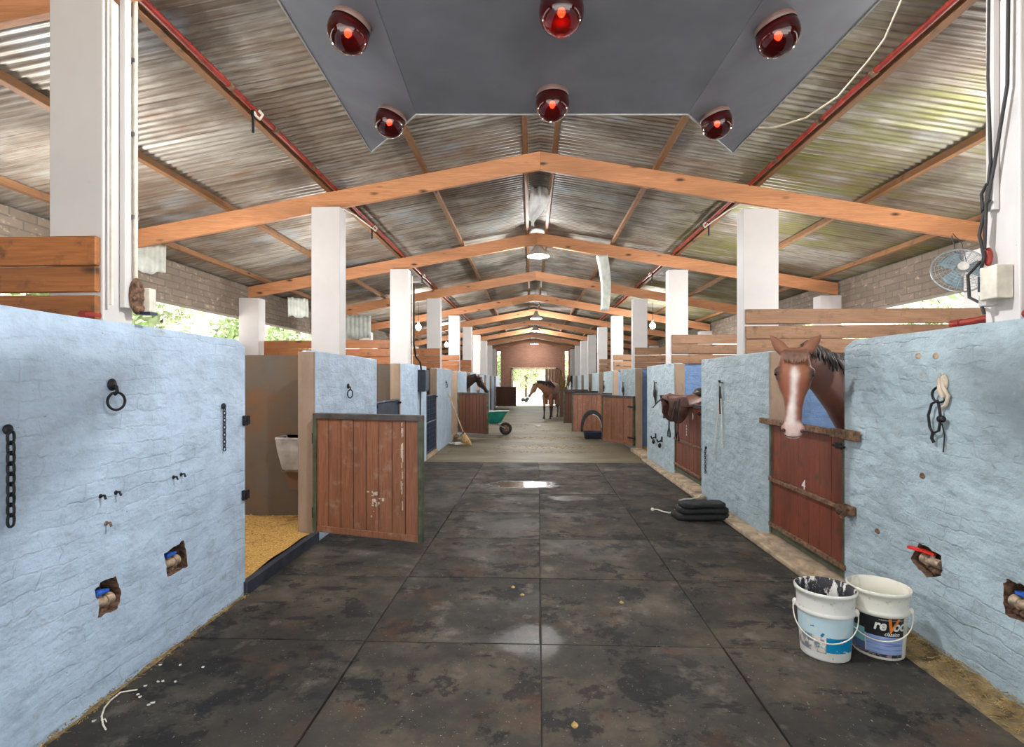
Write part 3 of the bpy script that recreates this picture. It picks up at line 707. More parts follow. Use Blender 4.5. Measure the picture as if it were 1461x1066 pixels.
for i, (px, py, lab) in enumerate(((143, 708, 'left of the middle pair'), (165, 703, 'right of the middle pair'), (247, 681, 'left of the pair nearer the doorway'), (258, 677, 'right of the pair nearer the doorway'), (151, 747, 'rusty and lowest'))):
    p = onX(px, py, XL); b = MB(); b.tube([(0, 0, 0), (.022, 0, .004), (.03, 0, -.016)], .006, 8); b.ball((0.002, 0, 0), (.004, .012, .012))
    one('wall_bolt', b, M['iron'] if i < 4 else M['rust'], 'dark bolt stub on the near left wall, %s' % lab, 'bolt', 'bolt stubs on the near left wall').location = p
for px, py, lab in ((1316, 679, 'below the hanging halter'), (1252, 758, 'beside the horse door near its bottom'), (1310, 508, 'high up left of the halter ring'), (1335, 508, 'high up right above the halter ring')):
    p = onX(px, py, XR); b = MB(); b.ball((0, 0, 0), (.004, .026, .02), 9, 6); b.ball((-.003, .008, -.005), (.005, .012, .009), 8, 5)
    one('plaster_chip', b, M['rubble'] if py > 600 else M['kerb'], 'brown knocked-off patch on the near right wall %s' % lab, 'chip', 'bare chips on the near right wall').location = p
# halter ring with rope on the near right wall
p = onX(1349, 545, XR); t = thing('tie_ring', 'black tie ring with frayed pale rope on the near right wall', 'tie ring', p, 0, 'iron tie rings on the stall walls')
b = MB(); b.ball((-.012, 0, .0), (.02, .03, .05)); b.tube([(-.02, .0, .03), (-.03, -.02, -.03), (-.02, -.045, -.08), (-.02, -.03, -.13), (-.015, .01, -.15)], .011, 8); b.tube([(-.02, .01, .02), (-.03, .0, -.05), (-.02, -.01, -.09)], .016, 8); b.build('rope_knot', M['cable_w'], t)
b = MB(); b.tube(ring_pts((-.03, .005, -.075), .045, (-.2, .98, 0), (0, 0, 1)), .007, 8, closed=True); b.build('ring', M['iron'], t)
p2 = onX(1345, 572, XR); t = thing('halter', 'black rope halter hanging from the ring on the near right wall', 'halter', p2)
b = MB(); b.tube([(-.03, .0, 0), (-.03, .045, -.02), (-.035, .065, -.09), (-.03, .06, -.16), (-.03, .035, -.195), (-.03, -.01, -.175), (-.03, -.025, -.10), (-.03, -.015, -.04)], .0075, 8, closed=True); b.build('nose_loop', M['black_cloth'], t)
b = MB(); b.ball((-.035, -.035, -.105), (.02, .028, .022)); b.build('buckle', M['iron'], t)
b = MB(); b.tube([(-.03, .035, -.19), (-.03, .045, -.225), (-.02, .04, -.25)], .009, 8); b.tube([(-.02, -.02, -.13), (-.012, -.03, -.20), (-.012, -.02, -.30)], .004, 6); b.build('strap_end', M['black_cloth'], t)
# lead ropes and bridles
p = onX(1031, 546, XR); t = thing('lead_rope', 'pale lead ropes hanging from a hook on the right wall next to the horse door', 'rope', p)
b = MB(); b.tube([(0, 0, 0), (-.04, 0, -.005), (-.05, 0, .03)], .008, 8); b.build('hook', M['iron'], t)
b = MB(); b.tube([(-.03, .0, 0), (-.03, .02, -.12), (-.02, .09, -.35), (-.02, .17, -.6), (-.02, .27, -.95)], .007, 8); b.build('rope_strand', M['rope'], t)
b = MB(); b.tube([(-.035, .0, 0), (-.03, -.01, -.15), (-.02, -.02, -.4), (-.02, -.03, -.82)], .007, 8); b.build('rope_strand', M['rope'], t)
b = MB(); b.tube([(-.03, .01, .0), (-.03, .02, -.15), (-.03, .0, -.40)], .012, 8); b.tube([(-.03, .02, .03), (-.035, -.01, -.1), (-.03, -.02, -.2)], .012, 8); b.build('leather_end', M['leather_d'], t)
def bridle(px, py, X, sgn, label, s=1.0):
    p = onX(px, py, X); t = thing('hanging_bridle', label, 'bridle', p, 0, 'tack hanging on the stall walls')
    b = MB(); b.tube([(0, 0, 0), (sgn * .05, 0, 0), (sgn * .055, 0, .04)], .009, 8); b.build('hook', M['iron'], t)
    b = MB()
    for i in range(4):
        y = random.uniform(-.05, .05) * s; L = random.uniform(.28, .42) * s
        b.tube([(sgn * .04, 0, 0), (sgn * .04, y, -L * .4), (sgn * .03, y * 1.2, -L * .8), (sgn * .03, y * .4, -L)], .013 * s, 8)
    b.ball((sgn * .04, .01, -.2 * s), (.03, .06 * s, .1 * s)); b.build('straps', M['leather_d'], t)
bridle(937, 546, XR, -1, 'dark bridle hanging on the right wall beyond the saddle', 1.0)
bridle(891, 546, XR, -1, 'dark strap hanging on the right wall behind the striped open door', .9)
bridle(863, 544, XR, -1, 'dark strap hanging on the fifth section of the right wall', .9)
bridle(843, 547, XR, -1, 'dark strap with a round boss hanging on the sixth section of the right wall', 1.1)
for px, py, lab in ((936, 622, 'left'), (945, 627, 'right')):
    p = onX(px, py, XR); t = thing('bridle_hook', '%s of two black hooks low on the right wall beyond the saddle' % lab, 'hook', p)
    b = MB(); b.box((-.01, 0, 0), (.02, .06, .1)); b.build('plate', M['iron'], t, bevel=.005)
    b = MB(); b.tube([(-.01, 0, -.02), (-.08, 0, -.05), (-.1, 0, -.0)], .016, 8); b.ball((-.05, 0, -.11), (.03, .045, .05)); b.build('prong', M['iron'], t)
# tap recesses
def valve(pxs, X, sgn, label, lever, px2, inward, out=0):
    c = onX(px2[0], px2[1], X); t = thing('water_valve', label, 'valve', c)
    b = MB(); d = -sgn * inward
    b.tube([(d, -.08, -.01), (d, .05, -.014)], .027, 14); b.tube([(d, .02, -.014), (d, .06, -.014)], .034, 14)
    b.tube([(d, -.01, 0), (d, -.01, .038)], .014, 10); b.build('valve_body', M['brass'], t)
    b = MB(); b.ball((d, .06, -.014), (.023, .006, .023)); b.build('pipe_mouth', M['iron'], t)
    b = MB()
    if lever == 'valve_blue':
        b.box((d + sgn * .008, -.01, .040), (.034, .085, .016)); b.ball((d, -.015, .040), (.026, .03, .018))
    else:
        b.beam((d + sgn * .0, -.03, .038), (d + sgn * (.05 + out), .10, .046), .036, .016)
    b.build('lever', M[lever], t, bevel=.003)
    b = MB()
    for i in range(14): b.ball((d - sgn * .03 + sgn * random.uniform(0, .02), random.uniform(-.06, .06), -.065 + random.uniform(-.015, .03) * abs(random.random())), (.025, .022, .02), 7, 5)
    b.build('broken_mortar', M['rubble'], t)
valve(HA, XL, 1, 'blue handled water valve in the lower left recess of the near left wall', 'valve_blue', (153, 856), .038)
valve(HB, XL, 1, 'blue handled water valve in the recess nearer the open doorway', 'valve_blue', (251, 800), .042)
valve(HC, XR, -1, 'red handled water valve in the recess above the paint buckets', 'valve_red', (1322, 798), .03, .02)
valve(HD, XR, -1, 'blue handled water valve in the recess at the right picture edge', 'valve_blue', (1452, 860), .038)

# ---------------------------------------------------------------- fittings on the two nearest posts
t = thing('cable_trunking', 'white cable trunking and conduit down the aisle side of the nearest left post', 'trunking', (XL, 2.7, 2.03))
b = MB(); b.bb(0, .03, .0, .045, 0, 1.8); b.build('trunking_box', M['white'], t, bevel=.003)
b = MB(); b.tube([(.02, .085, .1), (.02, .085, 1.8)], .0125, 10); b.build('conduit', M['cream'], t)
for z in (.5, .95, 1.35):
    b = MB(); b.box((.012, .085, z), (.03, .04, .02)); b.build('saddle_clip', M['steel'], t)
b = MB(); b.bb(.02, .03, -.09, -.075, 0, 1.8); b.build('cable', M['cream'], t)
t = thing('switch_box', 'small pale switch box at the foot of the nearest left post', 'switch box', (XL + .02, 2.80, 2.02))
b = MB(); b.bb(.01, .07, 0, .05, 0, .13); b.build('box_body', M['cream'], t, bevel=.004)
b = MB(); b.bb(.008, .074, -.004, .054, -.015, 0); b.build('box_base', M['slate'], t)
b = MB(); b.ball((.02, -.03, .08), (.022, .05, .1), 10, 8)
for i in range(12): b.ball((.03, -.03 + random.uniform(-.03, .03), .08 + random.uniform(-.08, .08)), (.014, .02, .02), 7, 5)
b.build('mud_nest', M['rubble'], t)
def stub(a, c, r, nm, label):
    b = MB(); b.tube([a, ((a[0] + c[0]) / 2, (a[1] + c[1]) / 2, (a[2] + c[2]) / 2 + .006), c], r, 10); b.tube([Vector(c) - (Vector(c) - Vector(a)) * .12, c], r * 1.25, 10)
    one(nm, b, M['red_pipe'], label, 'pipe', loc=a)
stub((XL - .03, 2.50, WH + .02), (XL - .03, 2.78, WH + .02), .018, 'pipe_stub', 'short red oxide pipe lying on the near left wall beside the post')
stub((XR + .03, 2.62, WH + .025), (XR + .03, 3.15, WH + .02), .02, 'pipe_stub', 'red oxide pipe with dark end lying on top of the near right wall')
t = thing('junction_box', 'cream electrical box with tangled wires on the nearest right post', 'junction box', (XR, 2.78, 2.03))
b = MB(); b.bb(-.085, 0, -.05, .05, .03, .2); b.build('box_body', M['cream'], t, bevel=.006)
b = MB(); b.bb(-.088, -.02, .049, .056, .075, .155); b.build('box_opening', M['slate'], t)
b = MB(); b.bb(-.07, -.01, .03, .075, .0, .06); b.build('lower_box', M['enamel'], t, bevel=.005)
b = MB(); b.ball((-.03, .06, .26), (.02, .02, .05)); b.build('red_wire_cap', M['red_pipe'], t)
for pts in ([(-.03, .05, 1.9), (-.03, .06, 1.2), (-.035, .04, .75), (-.04, .06, .55), (-.04, .07, .33)], [(-.03, -.06, 1.9), (-.03, -.05, 1.1), (-.035, .02, .72), (-.05, .05, .52), (-.05, .06, .3)],
            [(-.05, .06, .5), (-.06, .08, .38), (-.06, .05, .26), (-.05, .08, .2)], [(-.06, .07, .24), (-.07, .14, .18), (-.07, .13, .06), (-.06, .07, .02), (-.05, .06, -.04)], [(-.05, .03, .55), (-.05, .07, .5), (-.04, .09, .6), (-.045, .05, .64)]):
    b = MB(); b.tube(pts, .008, 8); b.build('cable', M['cable_b'], t)
b = MB(); b.bb(-.03, 0, .03, .075, .5, 1.9); b.build('trunking_box', M['white'], t, bevel=.003)
p = onX(599, 545, XL); t = thing('meter_box', 'dark blue electrical box with black cable on the third left wall section', 'electrical box', (XL, p.y, 1.44))
b = MB(); b.bb(0, .14, -.2, .2, 0, .42); b.build('box_body', M['darkbox'], t, bevel=.01)
b = MB(); b.bb(.14, .15, -.17, .17, .03, .39); b.build('box_cover', M['slate'], t, bevel=.004)
b = MB(); b.tube([(.05, -.1, .42), (.05, -.2, .56), (.03, -.5, .66), (.02, -.62, .9), (.02, -.6, 2.0)], .018, 8); b.tube([(.03, -.1, 0), (.03, -.1, -1.1)], .014, 8); b.build('cable', M['cable_b'], t)

# fan hung from the first rafter
c = atd(1371, 384, 5.75); t = thing('hanging_fan', 'round grey wire fan hanging from the rafter beside the nearest right post', 'fan', c, math.radians(-20))
fw = Matrix.Rotation(math.radians(-18), 4, 'X'); b = MB(); R0 = .26
for r in [.05 + .0262 * i for i in range(9)]: b.tube([fw @ Vector((r * math.cos(q), -.07 + .1 * (r / R0) ** 3, r * math.sin(q))) for q in [2 * PI * i / 32 for i in range(32)]], .0022, 5, closed=True)
b.tube([fw @ Vector((R0 * math.cos(q), .03, R0 * math.sin(q))) for q in [2 * PI * i / 40 for i in range(40)]], .010, 8, closed=True)
for i in range(24):
    q = 2 * PI * i / 24; b.tube([fw @ Vector((r * math.cos(q), -.07 + .1 * (r / R0) ** 3, r * math.sin(q))) for r in (.05, .12, .19, .26)], .0022, 5)
    b.tube([fw @ Vector((r * math.cos(q), .13 - .1 * (r / R0) ** 3, r * math.sin(q))) for r in (.06, .12, .19, .26)], .0022, 5)
b.build('wire_guard', M['guard'], t)
for k in range(3):
    b = MB(); q0 = 2 * PI * k / 3
    b.grid(lambda u, v: fw @ Vector(((.04 + .17 * u) * math.cos(q0 + (v - .5) * (1.5 - .3 * u)), .02 + .05 * (v - .5), (.04 + .17 * u) * math.sin(q0 + (v - .5) * (1.5 - .3 * u)))), 6, 8); b.build('fan_blade', M['blade'], t, solid=.004)
b = MB(); b.tube([fw @ Vector((0, -.075, 0)), fw @ Vector((0, -.055, 0))], .05, 20); b.build('hub_cap', M['enamel'], t)
b = MB(); b.tube([fw @ Vector((0, .06, 0)), fw @ Vector((0, .2, 0))], [.06, .05], 16); b.build('motor', M['enamel'], t)
b = MB(); b.tube([(0, .1, .05), (-.02, .12, .3), (-.05, .14, rz_(c.x) - c.z - .14)], .006, 6); b.tube([(.09, .1, .05), (.05, .12, .3), (-.05, .14, rz_(c.x) - c.z - .14)], .004, 6); b.build('hanging_wire', M['cable_b'], t)

# loose pieces under the roof
def bent_sheet(px, py, d, w, h, label, rx, rz):
    c = atd(px, py, d); b = MB(); Rm = Matrix.Rotation(rz, 3, 'Z') @ Matrix.Rotation(rx, 3, 'X')
    b.grid(lambda u, v: Rm @ Vector(((u - .5) * w, .014 * math.sin(u * w / .05 * PI) + .06 * v * v, (.5 - v) * h + .02 * math.sin(u * 9) * v)), 40, 6)
    o = b.build('loose_iron_sheet', M['fibre'], solid=.003); o.location = c; tag(o, label, 'iron sheet', 'bent sheet scraps under the eaves')
bent_sheet(211, 366, 6.3, .36, .36, 'bent grey corrugated scrap hanging behind the nearest left post', -.3, .5)
bent_sheet(426, 438, 9.2, .34, .34, 'crumpled corrugated scrap beside the second left post', -.3, .6)
bent_sheet(510, 466, 12.6, .62, .55, 'bright corrugated scrap sheet between the second and third left posts', -.1, .2)
# translucent strip hanging from the second rafter
y = RY[2] - .1; top = onY(862, 364, y); b = MB()
b.grid(lambda u, v: Vector((top.x + .06 - .20 * u * (1 - .3 * v) - .03 * math.sin(v * PI) * 0 + .055 * math.sin(v * PI * .9), y - .02 + .05 * u, top.z - v * .98 - .12 * u * (v - .5) * 0)), 4, 20)
one('fibreglass_strip', b, M['fibre'], 'curved pale fibreglass strip dangling below the second rafter right of the lamp', 'roof strip', loc=top, solid=.006)
# torn plastic at the ridge
c = atd(765, 288, 7.4); b = MB(); random.seed(11)
def film(u, v):
    w = .12 * (math.sin(PI * min(1, v * 1.05 + .1)) ** .7) + .02
    return Vector(((u - .5) * w * 2 + .05 * math.sin(v * 5), .12 * mnoise.noise(Vector((u * 3, v * 4, 2))), .28 - v * .62 + .04 * mnoise.noise(Vector((u * 4, v * 2, 7)))))
b.grid(film, 10, 16); b.tube([(.04, 0, .45), (.05, .02, .2), (.06, 0, -.02)], [.03, .028, .02], 8)
b.grid(lambda u, v: Vector((.03 + (u - .5) * .22, .05 + .05 * math.sin(u * 5), .86 - .36 * v + .05 * u)), 6, 6)
o = one('torn_plastic', b, M['film'], 'torn white plastic sheet hanging at the roof ridge in front of the lamp', 'plastic sheet', solid=.003); o.location = c
# lamps
def bay_lamp(px, py, d, label, s=1.0):
    c = atd(px, py, d); t = thing('bay_lamp', label, 'lamp', c, 0, 'ceiling lamps of the barn')
    b = MB(); b.lathe([(.05 * s, .26 * s), (.07 * s, .2 * s), (.11 * s, .12 * s), (.2 * s, .01), (.205 * s, 0)], 28); b.build('lamp_shade', M['enamel'], t, solid=.004)
    b = MB(); b.lathe([(0.001, .012), (.1 * s, .01), (.185 * s, .008)], 28); b.build('glowing_disc', M['lamp'], t)
    b = MB(); b.tube([(0, 0, .25 * s), (0, 0, min(.6, RTOP - .0 - c.z))], .006, 6); b.build('hanging_rod', M['iron'], t)
    L = bpy.data.lights.new('lamp_light', 'POINT'); L.shadow_soft_size = .08; L.energy = 120; L.color = (.97, .99, 1)
    lo = bpy.data.objects.new('lamp_light', L); COL.objects.link(lo); lo.parent = t; lo.location = (0, 0, -.10)
bay_lamp(768, 366, 9.6, 'bright round ceiling lamp hanging below the second rafter at the ridge')
LP = Vector((RX, 2.55, 3.72)) - EYE; dl = LP.x * -sn + LP.y * cs
bay_lamp(CX + F * (LP.x * cs + LP.y * sn) / dl, CY - F * LP.z / dl, dl, 'added fill lamp at the ridge, unseen above the heat lamp panel')  # added lamp out of view, brightens the near aisle
bay_lamp(765, 455, 18.2, 'small ceiling lamp at the ridge, second from the camera', 1.0)
bay_lamp(764, 473, 25.0, 'far small ceiling lamp at the ridge, third from the camera', 1.2)
bay_lamp(762, 491, 34.5, 'farthest small ceiling lamp at the ridge just before the brick gable', 1.4)
def bulb(px, py, d, label, e=110):
    c = atd(px, py, d); t = thing('stall_bulb', label, 'lamp', c, 0, 'bare bulbs over the stalls')
    b = MB(); b.ball((0, 0, 0), (.075, .075, .085), 16, 12); b.build('glass_globe', M['lamp'], t)
    b = MB(); b.tube([(0, 0, .075), (0, 0, .16)], .03, 10); b.build('lamp_holder', M['enamel'], t)
    b = MB(); b.tube([(0, 0, .16), (0, 0, rz_(c.x) - c.z)], .006, 6); b.build('flex', M['cable_b'], t)
    L = bpy.data.lights.new('bulb_light', 'POINT'); L.shadow_soft_size = .09; L.energy = e; L.color = (1, .98, .95)
    lo = bpy.data.objects.new('bulb_light', L); COL.objects.link(lo); lo.parent = t; lo.location = (0, 0, -.13)
bulb(597, 467, 14.0, 'glowing bare bulb over a left stall, between the third and fourth left posts')
bulb(637, 492, 20.5, 'glowing bare bulb over a far left stall, beside the fifth left post')
bulb(931, 465, 14.0, 'glowing bare bulb over a right stall, between the third and fourth right posts')

for x, y, lab in ((-3.75, 4.3, 'added fill bulb over the open near left stall, behind the nearest left post'), (3.85, 4.35, 'added fill bulb over the bay horse stall, behind the nearest right post'), (-2.95, 7.6, 'added fill bulb over the second left stall, behind the second left post'), (3.2, 7.7, 'added fill bulb over the second right stall, behind the second right post')):
    p = Vector((x, y, 2.95)) - EYE; d = p.x * -sn + p.y * cs; bulb(CX + F * (p.x * cs + p.y * sn) / d, CY - F * p.z / d, d, lab, 58)  # added bulbs, unseen behind posts, to brighten the roof and near stalls

t = thing('conduit_pipe', 'thin white conduit down the aisle edge of the third left post', 'conduit', (XL, PL[2] + .225, WH))
b = MB(); b.tube([(.012, 0, .0), (.012, 0, 1.6)], .012, 8); b.build('pipe', M['cream'], t)
for z in (.4, 1.1):
    b = MB(); b.box((.006, 0, z), (.03, .04, .02)); b.build('saddle_clip', M['steel'], t)
# ---------------------------------------------------------------- infrared lamp panel overhead
E0, E1 = 1.07, 1.2
def pe(px, py, e): return atd(px, py, e * F / (CY - py))
ax = Vector((-sn, cs, 0)); rt = Vector((cs, sn, 0))
base = pe(787, 164, E0); t = thing('heat_lamp_panel', 'dark grey ceiling panel with side wings and red infrared lamps overhead', 'heat lamp', base)
def slab(pts, nm, m, up=.03):
    b = MB(); b.prism([p - base for p in pts], (0, 0, up)); return b.build(nm, m, t, bevel=.003)
iL, iR = pe(594, 163, E0), pe(981, 163, E0); back = 1.75
oL, oR = pe(530, 217, E1), pe(1045, 218, E1)
nL, nR = iL - ax * back, iR - ax * back
qL, qR = oL - ax * (back + .5), oR - ax * (back + .5)
slab([iL, iR, nR, nL], 'centre_panel', M['panel'])
slab([iL, oL, qL, nL], 'side_wing', M['panel'], .025); slab([iR, oR, qR, nR], 'side_wing', M['panel'], .025)
b = MB()
for p, q in ((iL, iR), (oL, qL), (oR, qR), (iL, oL), (iR, oR)):
    b.beam(p - base + Vector((0, 0, .014)), q - base + Vector((0, 0, .014)), .006, .036)
b.build('edge_trim', M['trim'], t)
def lampbulb(px, py, n, p0):
    d = ray(px, py); p1 = p0 + n * .042; s_ = (p1 - EYE).dot(n) / d.dot(n); c = EYE + d * s_ - base
    q = n.to_track_quat('Z', 'Y').to_matrix().to_4x4(); Mx = Matrix.Translation(c) @ q
    b = MB(); b.lathe([(.030, -.052), (.044, -.044), (.055, -.029), (.0615, -.012), (.063, .003), (.061, .019), (.054, .035), (.042, .048), (.027, .057), (.012, .061), (.001, .062)], 36, Mx); b.xf(Matrix.Identity(4)); o = b.build('infrared_lamp', M['redglass'], t)
    b = MB(); b.lathe([(.010, -.044), (.036, -.038), (.052, -.024), (.0585, -.006)], 36, Mx); b.build('reflector', M['silver'], o, solid=.001)
    b = MB(); b.lathe([(.001, -.006), (.006, -.003), (.008, .003), (.005, .009), (.001, .011)], 16, Mx); b.build('filament_bulb', M['filament'], o)
    b = MB(); b.lathe([(.034, -.058), (.052, -.050), (.058, -.036), (.0605, -.022)], 36, Mx); b.build('lamp_collar', M['ceramic'], o, solid=.001)
M['filament'] = emis('lamp_filament', (1, .16, .03, 1), 12.0)
nc = Vector((0, 0, -1)); wl = (oL - iL).cross(ax).normalized(); wl = wl if wl.z < 0 else -wl; wr = (oR - iR).cross(ax).normalized(); wr = wr if wr.z < 0 else -wr
for px, py, n, p0 in ((801, 16, nc, iL), (788, 148, nc, iL), (497, 46, wl, iL), (556, 174, wl, iL), (1110, 50, wr, iR), (1023, 176, wr, iR)): lampbulb(px, py, n, p0)
b = MB()
for p in (iL * .8 + nR * .2, iR * .8 + nL * .2, nL * .8 + iR * .2, nR * .8 + iL * .2):
    q = p - base; b.tube([q + Vector((0, 0, .02)), Vector((q.x, q.y, rz_(p.x) + .0 - base.z))], .006, 6)
b.build('hanging_chain', M['steel'], t)
b = MB(); b.tube([atd(1290, -60, 2.3), atd(1286, 0, 2.4), atd(1262, 55, 2.5), atd(1240, 85, 2.6), atd(1195, 138, 2.7), atd(1150, 168, 2.7), atd(1105, 182, 2.65), pe(1078, 182, E1)], .0045, 8)
one('power_cable', b, M['cable_w'], 'thin pale cable drooping from the roof to the right wing of the lamp panel', 'cable', loc=atd(1195, 138, 2.7))

# ---------------------------------------------------------------- paint buckets
def fine(vs, fs, L=.008):
    bm = bmesh.new(); q = [bm.verts.new(v) for v in vs]
    for f in fs:
        try: bm.faces.new([q[i] for i in f])
        except ValueError: pass
    bmesh.ops.triangulate(bm, faces=bm.faces)
    for _ in range(4):
        e = [x for x in bm.edges if x.calc_length() > L]
        if not e: break
        bmesh.ops.subdivide_edges(bm, edges=e, cuts=1); bmesh.ops.triangulate(bm, faces=bm.faces)
    bm.verts.index_update(); out = [v.co.copy() for v in bm.verts], [tuple(v.index for v in f.verts) for f in bm.faces]; bm.free(); return out
def bucket(px, py, label, kind):
    c = onZ(px, py, .02); t = thing('paint_bucket', label, 'bucket', c, 0, 'paint buckets by the right wall'); t.scale = (.94, .94, 1.14)
    face = math.atan2(-c.y, -c.x)
    ro = lambda z: .139 + .017 * (z / .235)
    prof = [(.128, 0), (.138, .004), (ro(.01), .012), (ro(.22), .222), (.164, .228), (.168, .238), (.162, .246), (.160, .252), (.163, .30), (.166, .328), (.175, .330), (.177, .345), (.170, .349), (.161, .345), (.156, .25), (.148, .22), (.133, .02), (.001, .015)]
    t_in = NT('bucket_inside_' + kind)
    if kind == 'a':
        col = t_in.mix(t_in.mask(t_in.noise(14, 5, .65, (1, 1, .6)), .46, .5), (226, 222, 214), (38, 38, 44))
        t_in.set(Base_Color=col, Roughness=.6)
    else:
        col = t_in.mix(t_in.mask(t_in.noise(5, 3, .5), .46, .5), (226, 220, 204), (198, 194, 180)); t_in.set(Base_Color=col, Roughness=.5)
    o_m = NT('bucket_outside_' + kind); col = o_m.mix(o_m.mask(o_m.noise(30, 5, .7), .6, .68), (224, 220, 206) if kind == 'b' else (222, 220, 212), (178, 172, 158)); o_m.set(Base_Color=col, Roughness=.45)
    b = MB(); b.lathe(prof, 56, None, 0, [0] * 12 + [1] * 5); b.build('bucket_body', [o_m.m, t_in.m], t)
    def patch(a0, a1, z0, z1, nm, m, dr_=.0012):
        b = MB(); b.grid(lambda u, v: (lambda a, z: ((ro(z) + dr_) * math.cos(a), (ro(z) + dr_) * math.sin(a), z))(face + a0 + (a1 - a0) * u, z0 + (z1 - z0) * v), 32, 8); return b.build(nm, m, t)
    def peel(name, c1, lo, hi, c2=(222, 218, 208), sc=22):
        q = NT(name); q.set(Base_Color=q.mix(q.mask(q.noise(sc, 6, .7), lo, hi), c1, c2), Roughness=.4); return q.m
    if kind == 'a':
        patch(-1.5, 1.5, .125, .222, 'label_top', peel('label_pale', (190, 214, 222), .56, .62))
        patch(.05, 1.3, .052, .128, 'label_teal', peel('label_teal', (0, 132, 178), .60, .63, (222, 222, 220), 15), .0016)
        patch(-1.3, .05, .045, .128, 'label_torn', peel('label_torn', (120, 130, 138), .46, .54, (224, 216, 204), 26), .0014)
        b = MB(); vs = [(-.55, .172), (-.12, .128), (.22, .128), (-.05, .148), (-.42, .178)]
        b.add([((ro(z) + .002) * math.cos(face + a), (ro(z) + .002) * math.sin(face + a), z) for a, z in vs], [(0, 1, 2, 3, 4)]); b.build('label_flash', plain('label_flash', (24, 122, 170), .4), t)
    else:
        patch(-2.2, .98, .125, .222, 'label_band', plain('label_black', (30, 30, 33), .35))
        q = NT('label_blue'); cc = q.mix(q.mask(q.noise(60, 3, .6, (.05, .05, 1)), .56, .62), (150, 170, 214), (112, 128, 176)); q.set(Base_Color=cc, Roughness=.35)
        patch(-.45, .98, .032, .125, 'label_text_panel', q.m)
        patch(-2.2, -.49, .075, .150, 'label_teal_panel', plain('label_sea', (120, 176, 184), .35), .0016)
        patch(-2.2, -.49, .032, .075, 'label_navy_panel', plain('label_navy', (76, 100, 138), .35))
        patch(-2.2, .98, .018, .034, 'label_foot', peel('label_foot', (52, 48, 52), .5, .56, (150, 130, 128), 60), .0016)
        patch(.98, 1.02, .018, .222, 'label_edge', M['trim'])
        def wrap(txt, size, a0, z, m, nm, shear=.25, off=.0, sp=1):
            vs, fs = fine(*text_mesh(txt, size, shear, off, sp)); b = MB()
            b.add([((ro(z + v.y) + .003) * math.cos(face + a0 + v.x / .15), (ro(z + v.y) + .003) * math.sin(face + a0 + v.x / .15), z + v.y) for v in vs], fs); return b.build(nm, m, t)
        wrap('re', .072, -.17, .160, M['chip'], 'lettering', .25, .0022); wrap('V', .098, .225, .150, plain('label_orange', (228, 128, 44), .4), 'lettering', .3, .003); wrap('ocr', .072, .50, .160, M['chip'], 'lettering', .25, .0022)
        wrap('cl\u00e1ssico', .028, .20, .132, M['chip'], 'lettering', .3, .0004)
        b = MB()
        for i in range(26):
            a = .02 + i * .034; z = .209
            b.add([((ro(z) + .002) * math.cos(face + a + da), (ro(z) + .002) * math.sin(face + a + da), z + dz) for da, dz in ((0, 0), (.02, 0), (.02, .005), (0, .005))], [(0, 1, 2, 3)])
        b.build('fine_print', M['enamel'], t)
    for sg in (-1, 1):
        b = MB(); a = face + sg * PI / 2 * .98; b.ball((.168 * math.cos(a), .168 * math.sin(a), .24), (.016, .016, .02), 10, 8); b.build('handle_ear', M['plastic_w'], t)
    pts = []
    for i in range(25):
        q = PI * i / 24; a = face - PI / 2 + q; f = math.sin(q)
        side = Vector((math.cos(face + PI / 2), math.sin(face + PI / 2), 0)); fr = Vector((math.cos(face), math.sin(face), 0))
        pts.append(side * (-.178 * math.cos(q)) + fr * (.170 * f ** .7) + Vector((0, 0, .24 - .132 * f ** .8)))
    b = MB(); b.tube(pts, .0035, 8); b.build('wire_handle', M['plastic_w'], t)
bucket(1177, 931, 'white paint bucket with black paint inside and a torn teal label, left of the pair', 'a')
bucket(1253, 928, 'cream paint bucket with a black lettered label, right of the pair against the wall', 'b')

# ---------------------------------------------------------------- folded black canvas with rope, twine, flakes
p = onZ(1003, 741, .02); t = thing('folded_canvas', 'folded black canvas lying against the right kerb below the lead ropes', 'canvas', (p.x, p.y + .06, .02), math.radians(4))
for i, (w, d, z, h, dx) in enumerate(((.60, .34, .0, .075, -.02), (.56, .30, .07, .07, .0), (.50, .27, .135, .06, .0))):
    b = MB(); rings = []
    for k in range(13):
        u = k / 12; x = -w / 2 + w * u + dx; e = (1 - abs(2 * u - 1) ** 8) * .25 + .75
        rings.append([Vector((x, d / 2 * e * math.copysign(abs(math.cos(q)) ** .5, math.cos(q)) + .012 * mnoise.noise(Vector((u * 4, q, i))), z + h / 2 + h / 2 * math.copysign(abs(math.sin(q)) ** .6, math.sin(q)) + .014 * mnoise.noise(Vector((u * 5, i * 3, q))))) for q in [2 * PI * j / 18 for j in range(18)]])
    b.loft(rings); b.build('canvas_fold', M['black_cloth'], t)
b = MB(); pts = [onZ(x, y, .035) for x, y in ((931, 727), (938, 727), (946, 730), (955, 732), (962, 730))] + [onZ(967, 722, .05), onZ(969, 714, .10), onZ(975, 712.5, .07), onZ(985, 712, .07), onZ(996, 710, .07), onZ(1001, 705, .08)]
b.tube(pts, .009, 8); b.ball(pts[0], .022); one('rope_end', b, M['rope'], 'white knotted rope lying from the kerb over the folded black canvas', 'rope', loc=pts[0])
p = onZ(1033, 742, .02); b = MB()
for i in range(5): b.ball((p.x + random.uniform(-.06, .06), p.y + random.uniform(-.03, .05), .05), (.07, .05, .04), 9, 6)
one('kerb_lump', b, M['kerb'], 'crumbly concrete lump at the end of the right kerb beside the canvas', 'rubble lump', loc=(p.x, p.y, .02))
